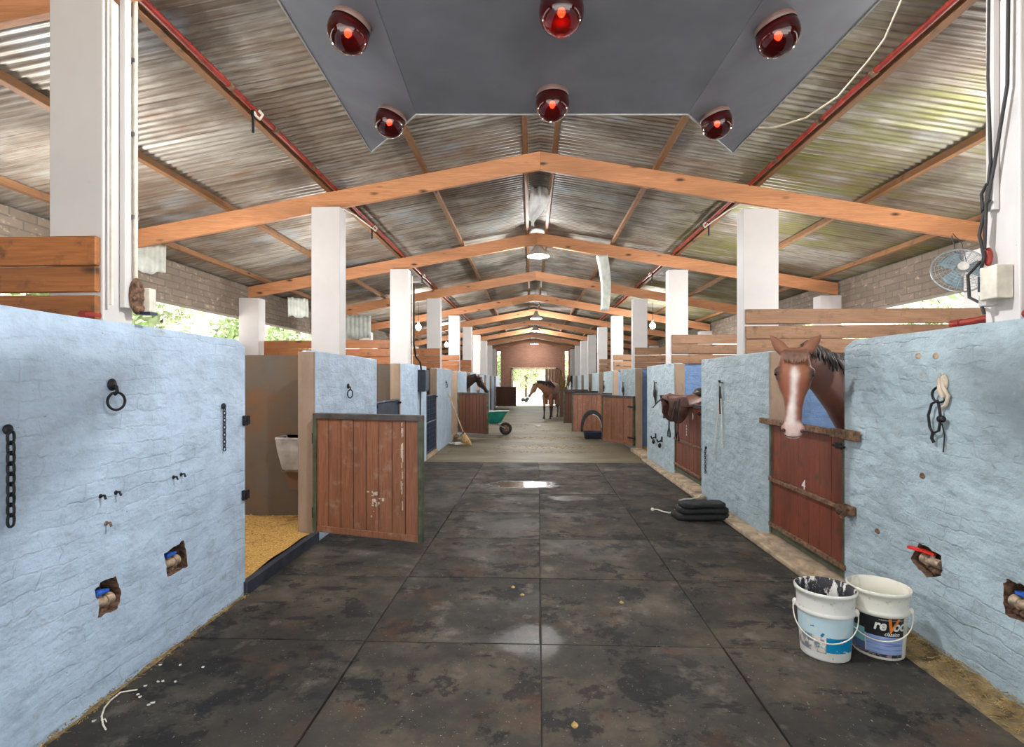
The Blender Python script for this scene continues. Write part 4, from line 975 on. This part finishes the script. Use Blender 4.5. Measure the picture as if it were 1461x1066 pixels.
b = MB(); b.tube([onZ(x, y, .03) for x, y in ((196, 984), (172, 988), (158, 999), (149, 1010), (145, 1022), (147, 1034), (151, 1041))], .004, 6); b.tube([onZ(x, y, .03) for x, y in ((144, 1028), (150, 1026), (152, 1030))], .003, 6)
one('twine', b, M['rope'], 'white twine curled on the mat at the foot of the near left wall', 'twine', loc=onZ(150, 1010, .02))
for i, (x, y) in enumerate(((208, 979), (197, 991), (199, 995), (218, 1003), (225, 973), (232, 972), (250, 973), (290, 952), (134, 1029), (257, 949), (229, 949), (213, 1006))):
    p = onZ(x, y, .022); b = MB(); b.prism([p + Vector((math.cos(q) * random.uniform(.004, .013), math.sin(q) * random.uniform(.004, .011), 0)) for q in [2 * PI * k / 6 for k in range(6)]], (0, 0, .003))
    one('paint_flake', b, M['chip'], 'tiny white flake among those scattered near the twine by the left wall', 'flake', 'white flakes scattered by the left wall', loc=p)
for x, y, lab in ((745, 849, 'yellow leaf on the mat left of the centre joint'), (732, 838, 'small pale leaf on the mat left of the centre joint'), (887, 860, 'small yellow leaf right of the centre joint'), (820, 1035, 'dry leaf near the bottom edge right of the joint')):
    p = onZ(x, y, .022); b = MB(); b.grid(lambda u, v: p + Vector(((u - .5) * .035 * math.sin(PI * (v * .9 + .05)), (v - .5) * .05, .004 * math.sin(u * 3))), 4, 6)
    one('fallen_leaf', b, M['straw'], lab, 'leaf', 'dry leaves on the mats', loc=p, solid=.001)

# ---------------------------------------------------------------- water trough in the open left stall
Yp = PL[1] + .04
t = thing('corner_manger', 'grey white manger fixed in the corner of the open left stall', 'manger', (-2.60, Yp, .63))
b = MB(); A = [(-.20, -.30), (.0, -.33), (.2, -.32), (.26, 0), (-.24, 0)]; rings = []
for z, s in ((0, .62), (.03, .78), (.25, .95), (.36, 1), (.38, 1.03), (.40, 1.0), (.38, .9), (.12, .72)): rings.append([Vector((x * s, y * s if y < 0 else 0, z)) for x, y in A])
b.loft(rings, smooth=False); b.build('bowl', M['enamel'], t, bevel=.015)
b = MB(); b.prism([(-.2, 0, 0), (.2, 0, 0), (.1, 0, -.22), (-.1, 0, -.22)], (0, -.16, 0)); b.build('bracket', M['plaster'], t, bevel=.01)

# ---------------------------------------------------------------- broom, dustpan, wheelbarrow, arch, tub, scraps
ft = onZ(668, 635, .02); tp = onX(640, 562, XL + .03); t = thing('broom', 'straw broom leaning on the left wall end beside the dark open door', 'broom', ft)
v = tp - ft; b = MB(); b.tube([v * .22, v * .6, v], .016, 10); b.build('handle', M['stick'], t)
b = MB(); dv = v.normalized(); sd = Vector((.85, -.5, 0)).normalized()
b.loft([[dv * (v.length * s_) + sd * (wd * math.cos(q)) + dv.cross(sd) * (th * math.sin(q)) - Vector((0, 0, 0)) for q in [2 * PI * j / 14 for j in range(14)]] for s_, wd, th in ((.03, .13, .06), (.1, .12, .055), (.18, .08, .045), (.25, .035, .03))])
for i in range(40):
    o_ = sd * random.uniform(-.12, .12) + dv.cross(sd) * random.uniform(-.05, .05); b.tube([dv * (v.length * .1) + o_ * .9, o_ * 1.1 + Vector((0, 0, random.uniform(0, .02)))], .006, 5)
b.build('bristles', M['bristle'], t)
b = MB(); b.tube([dv * (v.length * .21), dv * (v.length * .25)], .036, 12); b.build('binding', M['leather_d'], t)
p = onZ(655, 634, .01); t = thing('white_tray', 'flat white tray lying on the floor left of the broom', 'tray', p, .5)
b = MB(); b.bb(-.16, .1, -.12, .12, 0, .012); b.bb(-.16, -.145, -.12, .12, 0, .06); b.bb(-.16, .1, -.12, -.11, 0, .045); b.bb(-.16, .1, .11, .12, 0, .045); b.build('pan', M['chip'], t, bevel=.003)
b = MB(); b.tube([(-.15, 0, .03), (-.3, 0, .05)], .015, 8); b.build('handle', M['chip'], t)
for x, y, lab in ((645, 628, 'dark lump of dirt between the left wall and the broom'), (840, 512, '')):
    if lab:
        p = onZ(x, y, .0); b = MB()
        for i in range(7): b.ball((random.uniform(-.12, .12), random.uniform(-.1, .1), .07 + random.uniform(0, .06)), (.09, .08, .07), 8, 6)
        one('dirt_pile', b, M['earth'], lab, 'dirt pile').location = p
wb = onZ(713, 623, 0); t = thing('wheelbarrow', 'green wheelbarrow parked behind the dark open door on the left', 'wheelbarrow', (wb.x + .01, wb.y + .5, 0))
b = MB(); rings = []
for z, x0, x1, hw in ((.34, -.52, -.02, .16), (.38, -.60, .02, .2), (.56, -.72, .12, .27), (.70, -.78, .22, .31), (.705, -.80, .24, .325), (.70, -.76, .19, .29), (.42, -.58, .0, .19)):
    r_ = .08; rings.append([Vector((x, y, z + (.03 * (x - x0) / (x1 - x0)))) for x, y in ((x0 + r_, -hw), (x1 - r_, -hw * .8), (x1, -hw * .5), (x1, hw * .5), (x1 - r_, hw * .8), (x0 + r_, hw), (x0, hw * .7), (x0, -hw * .7))])
b.loft(rings, smooth=False); b.build('tray', M['teal'], t, bevel=.012)
b = MB(); b.tube([v_ + Vector((0, 0, .004)) for v_ in rings[4]], .012, 6, closed=True); b.build('tray_rim', M['trim'], t)
b = MB()
for sg in (-1, 1): b.tube([(.14, sg * .06, .2), (-.1, sg * .14, .33), (-.6, sg * .22, .36), (-1.25, sg * .29, .62)], .016, 8)
b.build('frame', M['steel'], t)
for sg in (-1, 1):
    b = MB(); b.tube([(-.5, sg * .2, .36), (-.56, sg * .22, .02), (-.42, sg * .2, .34)], .014, 8); b.build('leg', M['steel'], t)
    b = MB(); b.tube([(-1.25, sg * .29, .62), (-1.38, sg * .30, .67)], .021, 8); b.build('grip', M['black_rubber'], t)
b = MB(); b.tube(ring_pts((.14, 0, .195), .15, (1, 0, 0), (0, 0, 1), 28), .045, 10, closed=True); b.build('tyre', M['black_rubber'], t)
b = MB(); b.tube([(.14, -.025, .195), (.14, .025, .195)], .11, 20); b.tube([(.14, -.08, .195), (.14, .08, .195)], .015, 10); b.build('wheel_rim', M['rust'], t)
yA = 15.0; cA = onY(845, 600, yA); t = thing('rubber_arch', 'black curved rubber arch leaning on the second open door on the right', 'rubber arch', (cA.x, yA, .165))
b = MB(); outer = []
for i in range(21):
    q = PI * (i / 20); outer.append((.33 * math.cos(q), .05 + .62 * math.sin(q) ** .8))
b.loft([[Vector((x * s_, yo, z * (s_ if z > .1 else 1))) for s_, yo in ((1.0, -.09), (1.0, .09), (.80, .09), (.80, -.09))] for x, z in outer], smooth=False); b.build('arch_body', M['black_rubber'], t, bevel=.015)
b = MB(); b.loft([[Vector((x * s_, yo, z * s_ + .012)) for s_, yo in ((.80, -.094), (.80, -.08), (.76, -.08), (.76, -.094))] for x, z in outer[1:11]], smooth=False); b.build('painted_highlight', M['enamel'], t)  # pale strip paints the highlight on the arch's inner right side
p0, p1 = onZ(833, 627, 0), onZ(861, 627, 0); cT = (p0 + p1) / 2; t = thing('feed_tub', 'low dark blue tub on the floor under the black arch', 'tub', (cT.x, cT.y + .15, 0))
b = MB(); w_ = (p1 - p0).length / 2; rings = [[Vector((w_ * s_ * math.copysign(abs(math.cos(q)) ** .6, math.cos(q)), .2 * s_ * math.copysign(abs(math.sin(q)) ** .6, math.sin(q)), z)) for q in [2 * PI * j / 20 for j in range(20)]] for z, s_ in ((0, .86), (.2, 1), (.215, 1.04), (.215, .95), (.04, .82))]
b.loft(rings); b.build('tub_body', M['tub'], t)
p = onZ(768, 609, .0); b = MB(); b.box((0, 0, .03), (.2, .12, .05)); one('white_scrap', b, M['chip'], 'white scrap lying on the concrete aisle before the loose horse', 'scrap', bevel=.01).location = p

# ---------------------------------------------------------------- saddle over the second right door
t = thing('saddle', 'brown leather saddle slung over the top of the second right door', 'saddle', (XR - .03, 8.2, 1.29))
b = MB()
def seat(u, v):
    x = -.36 + .62 * u; q = (v - .5) * 2; top = .19 - .16 * math.sin(PI * min(1, u * 1.02)) ** 1.3 * .45 + .05 * (u > .85) * (u - .85) / .15
    tip = min(1, (u + .03) * 5) if u < .2 else 1
    wy = (.07 + .17 * math.sin(PI * (.15 + .7 * u))) * tip
    return Vector((x, wy * q, top - .16 * q * q * tip - (1 - tip) * .10))
b.grid(seat, 18, 14); b.build('seat', M['leather'], t, solid=.025)
for sg in (-1, 1):
    b = MB(); b.grid(lambda u, v: Vector((-.36 + .30 * u + .03 * v + .02 * math.sin(3 * v), sg * (.13 + .10 * math.sin(PI * min(1, .25 + v * .6)) + .015 * mnoise.noise(Vector((u * 3, v * 3, sg)))), .13 - .42 * v * (1 - .35 * (2 * u - 1) ** 2))), 10, 12); b.build('flap', M['leather'], t, solid=.012)
    b = MB(); b.tube([(-.16, sg * .22, .08), (-.19, sg * .26, -.1), (-.20, sg * .25, -.38)], .012, 8); b.tube([(-.22, sg * .24, .05), (-.27, sg * .27, -.12), (-.28, sg * .25, -.24)], .016, 8); b.build('stirrup_leather', M['leather_d'], t)
    b = MB(); b.tube([(-.20, sg * .25, -.38), (-.20, sg * .25 - .06, -.46), (-.20, sg * .25 - .07, -.53), (-.20, sg * .25 + .07, -.53), (-.20, sg * .25 + .06, -.46)], .011, 8, closed=True); b.build('stirrup', M['iron'], t)
b = MB(); b.tube([(-.36, 0, .09), (-.44, -.0, .03), (-.52, -.02, -.06)], .010, 8); b.build('tie_strap', M['leather_d'], t)
b = MB(); b.ball((.22, 0, .16), (.12, .16, .09)); b.build('cantle', M['leather_d'], t)
# ---------------------------------------------------------------- horses
t = NT('horse_coat'); at = t.n('ShaderNodeAttribute'); at.attribute_name = 'coat'
nz = t.noise(9, 5, .6); q = t.n('ShaderNodeMix', data_type='RGBA', blend_type='MULTIPLY'); q.inputs[0].default_value = 1
t.l(at.outputs['Color'], q.inputs[6]); t.l(t.ramp(nz, [(.3, (212, 206, 204)), (.7, (255, 255, 255))]), q.inputs[7])
t.set(Base_Color=q.outputs[2], Roughness=.62, Specular_IOR_Level=.35); t.b.inputs['Sheen Weight'].default_value = .15; t.bump(t.noise(140, 3, .6), .12, .002); M['coat'] = t.m
M['mane'] = plain('dark_mane', (38, 30, 28), .6, 0, .35, 40)
M['forelock'] = plain('brown_forelock', (92, 62, 46), .6, 0, .35, 40)
M['eye'] = plain('horse_eye', (22, 14, 12), .08)
M['nostril'] = plain('nostril', (70, 44, 42), .6)
HEAD = [(-.06, .06, .03, .07), (.0, .088, .052, .10), (.10, .102, .062, .13), (.22, .116, .066, .16), (.30, .118, .066, .18), (.42, .100, .060, .18), (.52, .072, .054, .14), (.66, .056, .048, .095), (.80, .055, .045, .080), (.90, .062, .044, .08), (.96, .058, .036, .066), (1.0, .045, .022, .045), (1.02, .022, .01, .02)]
def horse(label, spine, legs, poll, muz, fr, coat, T=None, voxel=.016, root=None, mane_side=1, mane_m='mane', tail=None, forelock=True, ear_spread=1.15, ls=1.0, rz=0, cat='horse', group='horses in the barn'):
    T = T or Matrix.Identity(4)
    poll, muz, fr = Vector(poll), Vector(muz), Vector(fr)
    a = (muz - poll); L = a.length; a.normalize(); f = (fr - a * fr.dot(a)).normalized(); s = f.cross(a).normalized(); k = L / .62
    b = MB(); rings = []; n = 20; sp = [(Vector(p), rv, rl) for p, rv, rl in spine]
    for i, (p, rv, rl) in enumerate(sp):
        tg = (sp[min(i + 1, len(sp) - 1)][0] - sp[max(i - 1, 0)][0]).normalized(); sd = Vector((0, 0, 1)).cross(tg).normalized(); up = tg.cross(sd)
        rings.append([p + sd * (rl * math.cos(q)) + up * (rv * math.sin(q)) for q in [2 * PI * j / n for j in range(n)]])
    b.loft(rings)
    hr = []
    for u, w, d1, d2 in HEAD:
        c = poll + a * (u * L); ring = []
        for j in range(n):
            q = 2 * PI * j / n; cx_, sy_ = math.cos(q), math.sin(q)
            lat = w * k * math.copysign(abs(cx_) ** .8, cx_); dep = (d1 if sy_ > 0 else d2) * k * math.copysign(abs(sy_) ** .8, sy_)
            if sy_ < 0 and u < .5: lat *= 1 - .25 * abs(sy_)
            ring.append(c + s * lat + f * dep)
        hr.append(ring)
    b.loft(hr)
    for sg in (-1, 1):
        b.ball(poll + a * (.24 * L) + s * (sg * .100 * k) + f * (.032 * k), .036 * k, 10, 8); b.ball(poll + a * (.31 * L) + s * (sg * .098 * k) + f * (.03 * k), .026 * k, 10, 8)          # brow over the eye
        b.ball(poll + a * (.9 * L) + s * (sg * .05 * k) + f * (.012 * k), .03 * k, 10, 8)             # nostril wing
        e0 = poll + s * (sg * .055 * k) - f * (.01 * k) + a * .01; d = (s * (sg * ear_spread * .55) - a * 1.0 + f * .12).normalized(); el = .19 * k
        r_ = []
        for v_, w in ((0, .032), (.15, .044), (.4, .050), (.7, .034), (.9, .014), (1, .004)):
            c = e0 + d * (el * v_) + s * (sg * .018 * k * v_ * v_)
            wd = s - d * s.dot(d); wd.normalize(); dp = d.cross(wd)
            r_.append([c + wd * (w * k * math.cos(q)) + dp * (w * k * .55 * math.sin(q)) for q in [2 * PI * j / 10 for j in range(10)]])
        b.loft(r_)
    for pts in legs: b.tube([Vector(p[:3]) for p in pts], [p[3] for p in pts], 12)
    base = sum(((T @ Vector(p[-1][:3])) for p in legs), Vector()) / len(legs); base.z = min((T @ Vector(p[-1][:3])).z for p in legs)
    b.xf(T); b.shift(-base)
    o = b.build('horse_tmp', M['coat']); md = o.modifiers.new('r', 'REMESH'); md.mode = 'VOXEL'; md.voxel_size = voxel; md.use_smooth_shade = True
    sm = o.modifiers.new('s', 'SMOOTH'); sm.factor = .6; sm.iterations = 9 if voxel < .012 else 3
    bpy.context.view_layer.update()
    me = bpy.data.meshes.new_from_object(o.evaluated_get(bpy.context.evaluated_depsgraph_get())); bpy.data.objects.remove(o)
    me.name = 'horse'; me.polygons.foreach_set('use_smooth', [True] * len(me.polygons))
    root = bpy.data.objects.new('horse', me); COL.objects.link(root); root.location = base; tag(root, label, cat, group)
    if not me.materials: me.materials.append(M['coat'])
    Ti = T.inverted(); ca = me.color_attributes.new('coat', 'FLOAT_COLOR', 'POINT'); buf = []
    for v in me.vertices:
        p = Ti @ (v.co + base); r = p - poll
        buf += list(lin(coat(p, r.dot(a) / L, r.dot(s) / k, r.dot(f) / k)))
    import numpy as np
    cb = np.array(buf, dtype=np.float64).reshape(-1, 4); ed = np.empty(len(me.edges) * 2, dtype=np.int32); me.edges.foreach_get('vertices', ed); ed = ed.reshape(-1, 2)
    for _ in range(6 if voxel < .012 else 2):                      # soft borders between the coat colours
        ac = cb.copy(); ct = np.ones(len(cb))
        np.add.at(ac, ed[:, 0], cb[ed[:, 1]]); np.add.at(ac, ed[:, 1], cb[ed[:, 0]]); np.add.at(ct, ed.ravel(), 1); cb = ac / ct[:, None]
    ca.data.foreach_set('color', cb.ravel().tolist())
    w = lambda p: T @ Vector(p) - base
    for sg in (-1, 1):
        b = MB(); b.ball(w(poll + a * (.272 * L) + s * (sg * .112 * k) + f * (.036 * k)), (.019 * k, .019 * k, .015 * k), 12, 8); b.build('eye', M['eye'], root)
        b = MB(); c = w(poll + a * (.93 * L) + s * (sg * .058 * k) + f * (.030 * k)); b.ball(c, .013 * k, 10, 6); b.build('nostril', M['nostril'], root)
    b = MB(); c0 = poll + a * (.985 * L) - f * (.03 * k)
    b.tube([w(c0 + s * (x * k) + f * ((.052 - 7 * x * x) * k) + a * (.012 * (1 - abs(x) / .05))) for x in (-.048, -.03, 0, .03, .048)], .004 * k, 6); b.build('mouth', M['nostril'], root)
    rr = random.Random(5); b = MB(); nk = [i for i in range(len(sp)) if i >= len(sp) - 6]
    for i in range(170):
        x = rr.random() * (len(nk) - 1.02); j = int(x); u = x - j; p0, p1 = sp[nk[j]], sp[nk[j + 1]]
        p = p0[0].lerp(p1[0], u); rv = p0[1] + (p1[1] - p0[1]) * u; rl = p0[2] + (p1[2] - p0[2]) * u
        tg = (p1[0] - p0[0]).normalized(); sd = Vector((0, 0, 1)).cross(tg).normalized() * mane_side; up = tg.cross(sd) * mane_side
        if up.z < 0: up = -up
        h0 = p + up * (rv * .94); sp_ = rr.uniform(.5, 1.1)
        b.tube([w(h0 - sd * .01), w(h0 + up * .03 + sd * (rl * .4)), w(h0 + sd * (rl * .95 * sp_) - up * (rv * .35)), w(h0 + sd * (rl * 1.12 * sp_) - up * (rv * rr.uniform(.6, 1.0)) + tg * rr.uniform(-.04, .04))], [.013, .016, .013, .003], 6)
    b.build('mane', M[mane_m], root)
    if forelock:
        b = MB()
        for i in range(110):
            x = rr.uniform(-.07, .07); L2 = rr.uniform(.05, .13) * (1 - 3.5 * abs(x))
            b.tube([w(poll + s * (x * k) - a * .02 * k + f * .0), w(poll + s * (x * 1.05 * k) + a * (.04 * L) + f * (.078 * k)), w(poll + s * (x * 1.1 * k) + a * ((.04 + L2) * L) + f * (.084 * k))], [.014 * k, .014 * k, .003], 6)
        b.build('forelock', M['forelock'], root)
    if tail:
        b = MB(); t0 = Vector(tail)
        for i in range(60):
            dx, dy = rr.uniform(-.06, .06), rr.uniform(-.06, .06); b.tube([w(t0), w(t0 + Vector((-.10 + dx * .4, dy * .5, -.1))), w(t0 + Vector((-.13 + dx, dy, -.5))), w(t0 + Vector((-.10 + dx, dy * .8, -rr.uniform(.75, 1.0))))], [.02, .022, .016, .004], 6)
        b.build('tail', M['mane'], root)
    for pts in legs:
        p = Vector(pts[-1][:3]); r0 = pts[-1][3]; b = MB(); b.tube([w(p + Vector((0, 0, -.005))), w(p + Vector((0, 0, .06))), w(p + Vector((0, 0, .075)))], [r0 * 1.22, r0 * 1.05, r0 * .8], 12); b.build('hoof', M['nostril'], root)
    return root
def leg_set(x0, x1, T=lambda p: p, w=.14, drop=0.0):
    out = []
    for sg in (-1, 1):
        out.append([(x0 + .02, sg * w, 1.05, .10), (x0, sg * w, .80, .078), (x0 + .02, sg * w, .50, .052), (x0 + .01, sg * w, .44, .046), (x0 + .01, sg * w, .20, .034), (x0 + .02, sg * w, .14, .042), (x0 + .05, sg * w, .05, .045), (x0 + .06, sg * w, .0, .05)])
        out.append([(x1 + .06, sg * w, 1.10, .17), (x1 + .14, sg * w, .84, .125), (x1 - .02, sg * w, .62, .07), (x1 - .12, sg * w, .52, .058), (x1 - .10, sg * w, .44, .046), (x1 - .08, sg * w, .20, .036), (x1 - .06, sg * w, .14, .044), (x1 - .03, sg * w, .05, .046), (x1 - .02, sg * w, .0, .052)])
    return out
SP = [((-.86, 0, 1.34), .12, .11), ((-.74, 0, 1.33), .25, .22), ((-.42, 0, 1.29), .32, .28), ((0, 0, 1.23), .34, .31), ((.32, 0, 1.25), .35, .28), ((.58, 0, 1.31), .34, .22)]
# bay horse looking over the near right door
def bay(p, u, lat, dep):
    if u > -.35 and dep > -.24 and abs(lat) < .2 and u < 1.1:
        wob = .004 * mnoise.noise(Vector((u * 14, lat * 30, 3)))
        cen = -.008 + .010 * math.sin(u * 5); wd = 0 if u < .17 else (.024 * min(1, (u - .17) * 14) if u < .33 else (.012 + .010 * abs(u - .49) / .16 if u < .64 else (.022 + .04 * (u - .64) if u < .84 else .07)))
        if dep > -.01 and abs(lat - cen) < wd + wob and u < .86: return (226, 214, 208)
        if u > .83: return (206, 180, 172) if abs(lat) < .052 + wob else (176, 120, 102)
        if .2 < u < .34 and abs(lat) > .092: return (62, 38, 30)
        if u < -.02: return (136, 88, 62)
        return tuple(a_ + (b_ - a_) * max(0, min(1, (u - .15) / .3)) for a_, b_ in zip((150, 94, 62), (134, 72, 47))) if dep > -.02 and abs(lat) < .075 else (116, 66, 45)
    if p.z < .75: return (52, 34, 28)
    return (112, 58, 38)
P, Q = atd(1134, 504, 3.78), atd(1131, 624, 3.66)
sp = [((4.78, 5.0, 1.42), .14, .12), ((4.62, 5.0, 1.40), .26, .22), ((4.25, 5.02, 1.36), .33, .28), ((3.8, 5.05, 1.30), .35, .31), ((3.4, 5.05, 1.32), .36, .29), ((3.1, 4.98, 1.38), .37, .24), ((2.84, 4.80, 1.48), .32, .165), ((2.57, 4.52, 1.58), .24, .12), ((2.28, 4.22, 1.69), .17, .095), ((2.05, 4.0, 1.775), .125, .082), ((1.97, 3.92, 1.81), .10, .07)]
lg = [[(3.55 - (x - .5) * 1.0 if False else 4.03 - x * 1.0, 5.03 + y, z + .09, r) for x, y, z, r in pl] for pl in leg_set(.72, -.5)]
horse('bay horse with a white blaze looking over the near right stable door', sp, lg, P, Q, -ray(1134, 560), bay, None, .009, tail=None)
# loose chestnut horse in the aisle
def chest(p, u, lat, dep):
    if -.02 < u < 1.1 and dep > -.2 and abs(lat) < .15: return (166, 122, 98) if u < .8 else (140, 110, 98)
    if p.z < .55: return (62, 46, 42)
    return (164, 112, 88)
T = Matrix.Translation((.86, 23.5, 0)) @ Matrix.Rotation(math.radians(-108), 4, 'Z')
horse('loose chestnut horse standing in the aisle before the bright far doorway', SP + [((.80, -.03, 1.37), .28, .15), ((.98, -.10, 1.44), .20, .11), ((1.12, -.20, 1.50), .15, .09), ((1.2, -.28, 1.52), .11, .075)], leg_set(.5, -.62), (1.24, -.32, 1.50), (1.42, -.56, .98), (.6, -.75, .3), chest, T, .022, tail=(-.9, 0, 1.42))
# dark horses over the far doors
dark = lambda p, u, lat, dep: (62, 44, 38) if p.z > .5 else (40, 32, 30)
T = Matrix.Translation((-3.35, 18.2, 0))
horse('dark brown horse with its head over the left door beyond the open dark door', SP + [((.82, 0, 1.42), .28, .15), ((1.05, 0, 1.55), .20, .12), ((1.30, 0, 1.70), .15, .09), ((1.45, 0, 1.76), .11, .075)], leg_set(.5, -.62), (1.52, 0, 1.76), (1.86, -.06, 1.24), (.8, -.2, .5), dark, T, .024, tail=(-.9, 0, 1.42))
T = Matrix.Translation((3.55, 31.6, 0)) @ Matrix.Rotation(PI, 4, 'Z')
horse('dark horse looking out of a far right stall beside the brick gable', SP + [((.82, .02, 1.48), .28, .15), ((1.0, .04, 1.65), .20, .12), ((1.15, .07, 1.80), .15, .09), ((1.22, .1, 1.88), .11, .075)], leg_set(.5, -.62), (1.27, .15, 1.90), (1.36, .42, 1.36), (.1, 1, .2), dark, T, .026, tail=(-.9, 0, 1.42))
# hay bundle stalks by the far right
b = MB(); random.seed(4); c = onY(804, 560, 30.5)
for i in range(60):
    x, y = random.gauss(0, .10), random.gauss(0, .1); b.tube([(x, y, 0), (x * 1.3, y * 1.3, 1.2), (x * 2.2 + random.uniform(-.1, .1), y * 2.2, random.uniform(1.7, 2.3))], [.012, .012, .006], 5)
one('reed_bundle', b, M['straw'], 'bundle of dry stalks standing at the far right behind the open doors', 'reed bundle').location = (c.x, 30.5, 0)

# ---------------------------------------------------------------- trees outside
def tree_proto(seed, h, r, leafm, nl, ls):
    rr = random.Random(seed); t = thing('tree', 'tree', 'tree', (0, 0, 0), 0, 'trees outside the barn')
    b = MB(); b.tube([(0, 0, -.15), (.05, 0, h * .25), (.0, .1, h * .55), (.1, 0, h * .8)], [.16, .13, .10, .04], 10)
    tips = []
    for i in range(9):
        q = rr.uniform(0, 2 * PI); z0 = h * rr.uniform(.2, .6); e = Vector((math.cos(q) * r * .7, math.sin(q) * r * .7, z0 + h * rr.uniform(.05, .3))); b.tube([(0, 0, z0), e * .5 + Vector((0, 0, z0 * .5)), e], [.07, .05, .02], 7); tips.append(e)
    b.build('trunk', M['bark'], t)
    b = MB(); cl = [(Vector((rr.uniform(-.6, .6) * r, rr.uniform(-.6, .6) * r, h * rr.uniform(.25, .95))), rr.uniform(.3, .5) * r) for _ in range(14)] + [(e, .4 * r) for e in tips]
    for i in range(nl):
        c, cr = rr.choice(cl); d = Vector((rr.gauss(0, 1), rr.gauss(0, 1), rr.gauss(0, 1))).normalized() * cr * rr.uniform(.6, 1.05); p = c + d
        x = Vector((rr.gauss(0, 1), rr.gauss(0, 1), rr.gauss(0, 1))).normalized(); y = x.orthogonal().normalized(); s_ = ls * rr.uniform(.6, 1.3)
        b.add([p - x * s_, p + y * s_ * .45, p + x * s_, p - y * s_ * .45 + Vector((0, 0, .01))], [(0, 1, 2, 3)])
    b.build('foliage', leafm, t); return t
pr = [tree_proto(1, 4.2, 1.9, M['leaf'], 2600, .16), tree_proto(2, 5.0, 2.2, M['leaf2'], 2600, .18)]
spots_ = [(-9.5, 9.5, 'dull green bushy tree outside the left windows behind the nearest post', 0), (-11.5, 14.5, 'pale bushy tree outside the left windows left of the second pier', 1), (-10.5, 20, 'dull green tree outside the left windows, third from the camera', 0), (-12, 27, 'pale tree outside the left windows, fourth from the camera', 1),
          (10.8, 9.5, 'pale leafy tree outside the right windows below the fan', 1), (12, 14.5, 'dull green tree outside the right windows, second from the camera', 0), (11, 21, 'pale leafy tree outside the right windows, third from the camera', 1),
          (-2.6, 46, 'leafy tree in the far doorway, left of the loose horse', 0), (2.6, 52, 'pale tree in the far doorway above the loose horse', 1), (-.6, 58, 'pale tree behind the others in the far doorway', 1), (6, 50, 'tree right of the far doorway', 0)]
for i, (x, y, lab, k) in enumerate(spots_):
    o = pr[k] if lab and pr[k].location.length < .01 else dup(pr[k]); o.location = (x, y, -.08); o.rotation_euler = (0, 0, i * 1.3); o['label'] = lab
b = MB(); c = onZ(748, 560, -.08); [b.ball((random.uniform(-.3, .3), random.uniform(-.2, .2), random.uniform(.1, .3)), (.16, .16, .12), 8, 6) for _ in range(7)]
one('yard_bush', b, M['bush'], 'small dark clump on the bright yard left of the loose horse', 'bush').location = (-.55, 43, -.08)

# ---------------------------------------------------------------- daylight and camera
w = bpy.data.worlds.new('sky'); S.world = w; w.use_nodes = True; nt = w.node_tree; bg = nt.nodes['Background']
bg.inputs['Color'].default_value = (.93, .965, 1.0, 1); bg.inputs['Strength'].default_value = SKY
sun = bpy.data.lights.new('sun', 'SUN'); sun.energy = SUN; sun.angle = .02; sun.color = (1, .98, .94)
so = bpy.data.objects.new('sun', sun); COL.objects.link(so); so.rotation_euler = (math.radians(-24), math.radians(6), 0)
cam = bpy.data.cameras.new('camera'); co = bpy.data.objects.new('camera', cam); COL.objects.link(co); S.camera = co
cam.sensor_width = 36; cam.sensor_fit = 'HORIZONTAL'; cam.lens = F / 1461 * 36; cam.shift_y = (CY - 533) / 1461; cam.clip_start = .05; cam.clip_end = 400
co.location = EYE; co.rotation_euler = (PI / 2, 0, PSI)
v = S.view_settings; v.view_transform = 'Standard'; v.look = 'None'; v.gamma = 1; v.use_curve_mapping = False; v.exposure = EXPO
S.cycles.max_bounces = 8; S.cycles.diffuse_bounces = 5; S.cycles.sample_clamp_indirect = 6
S.cycles.use_denoising = True
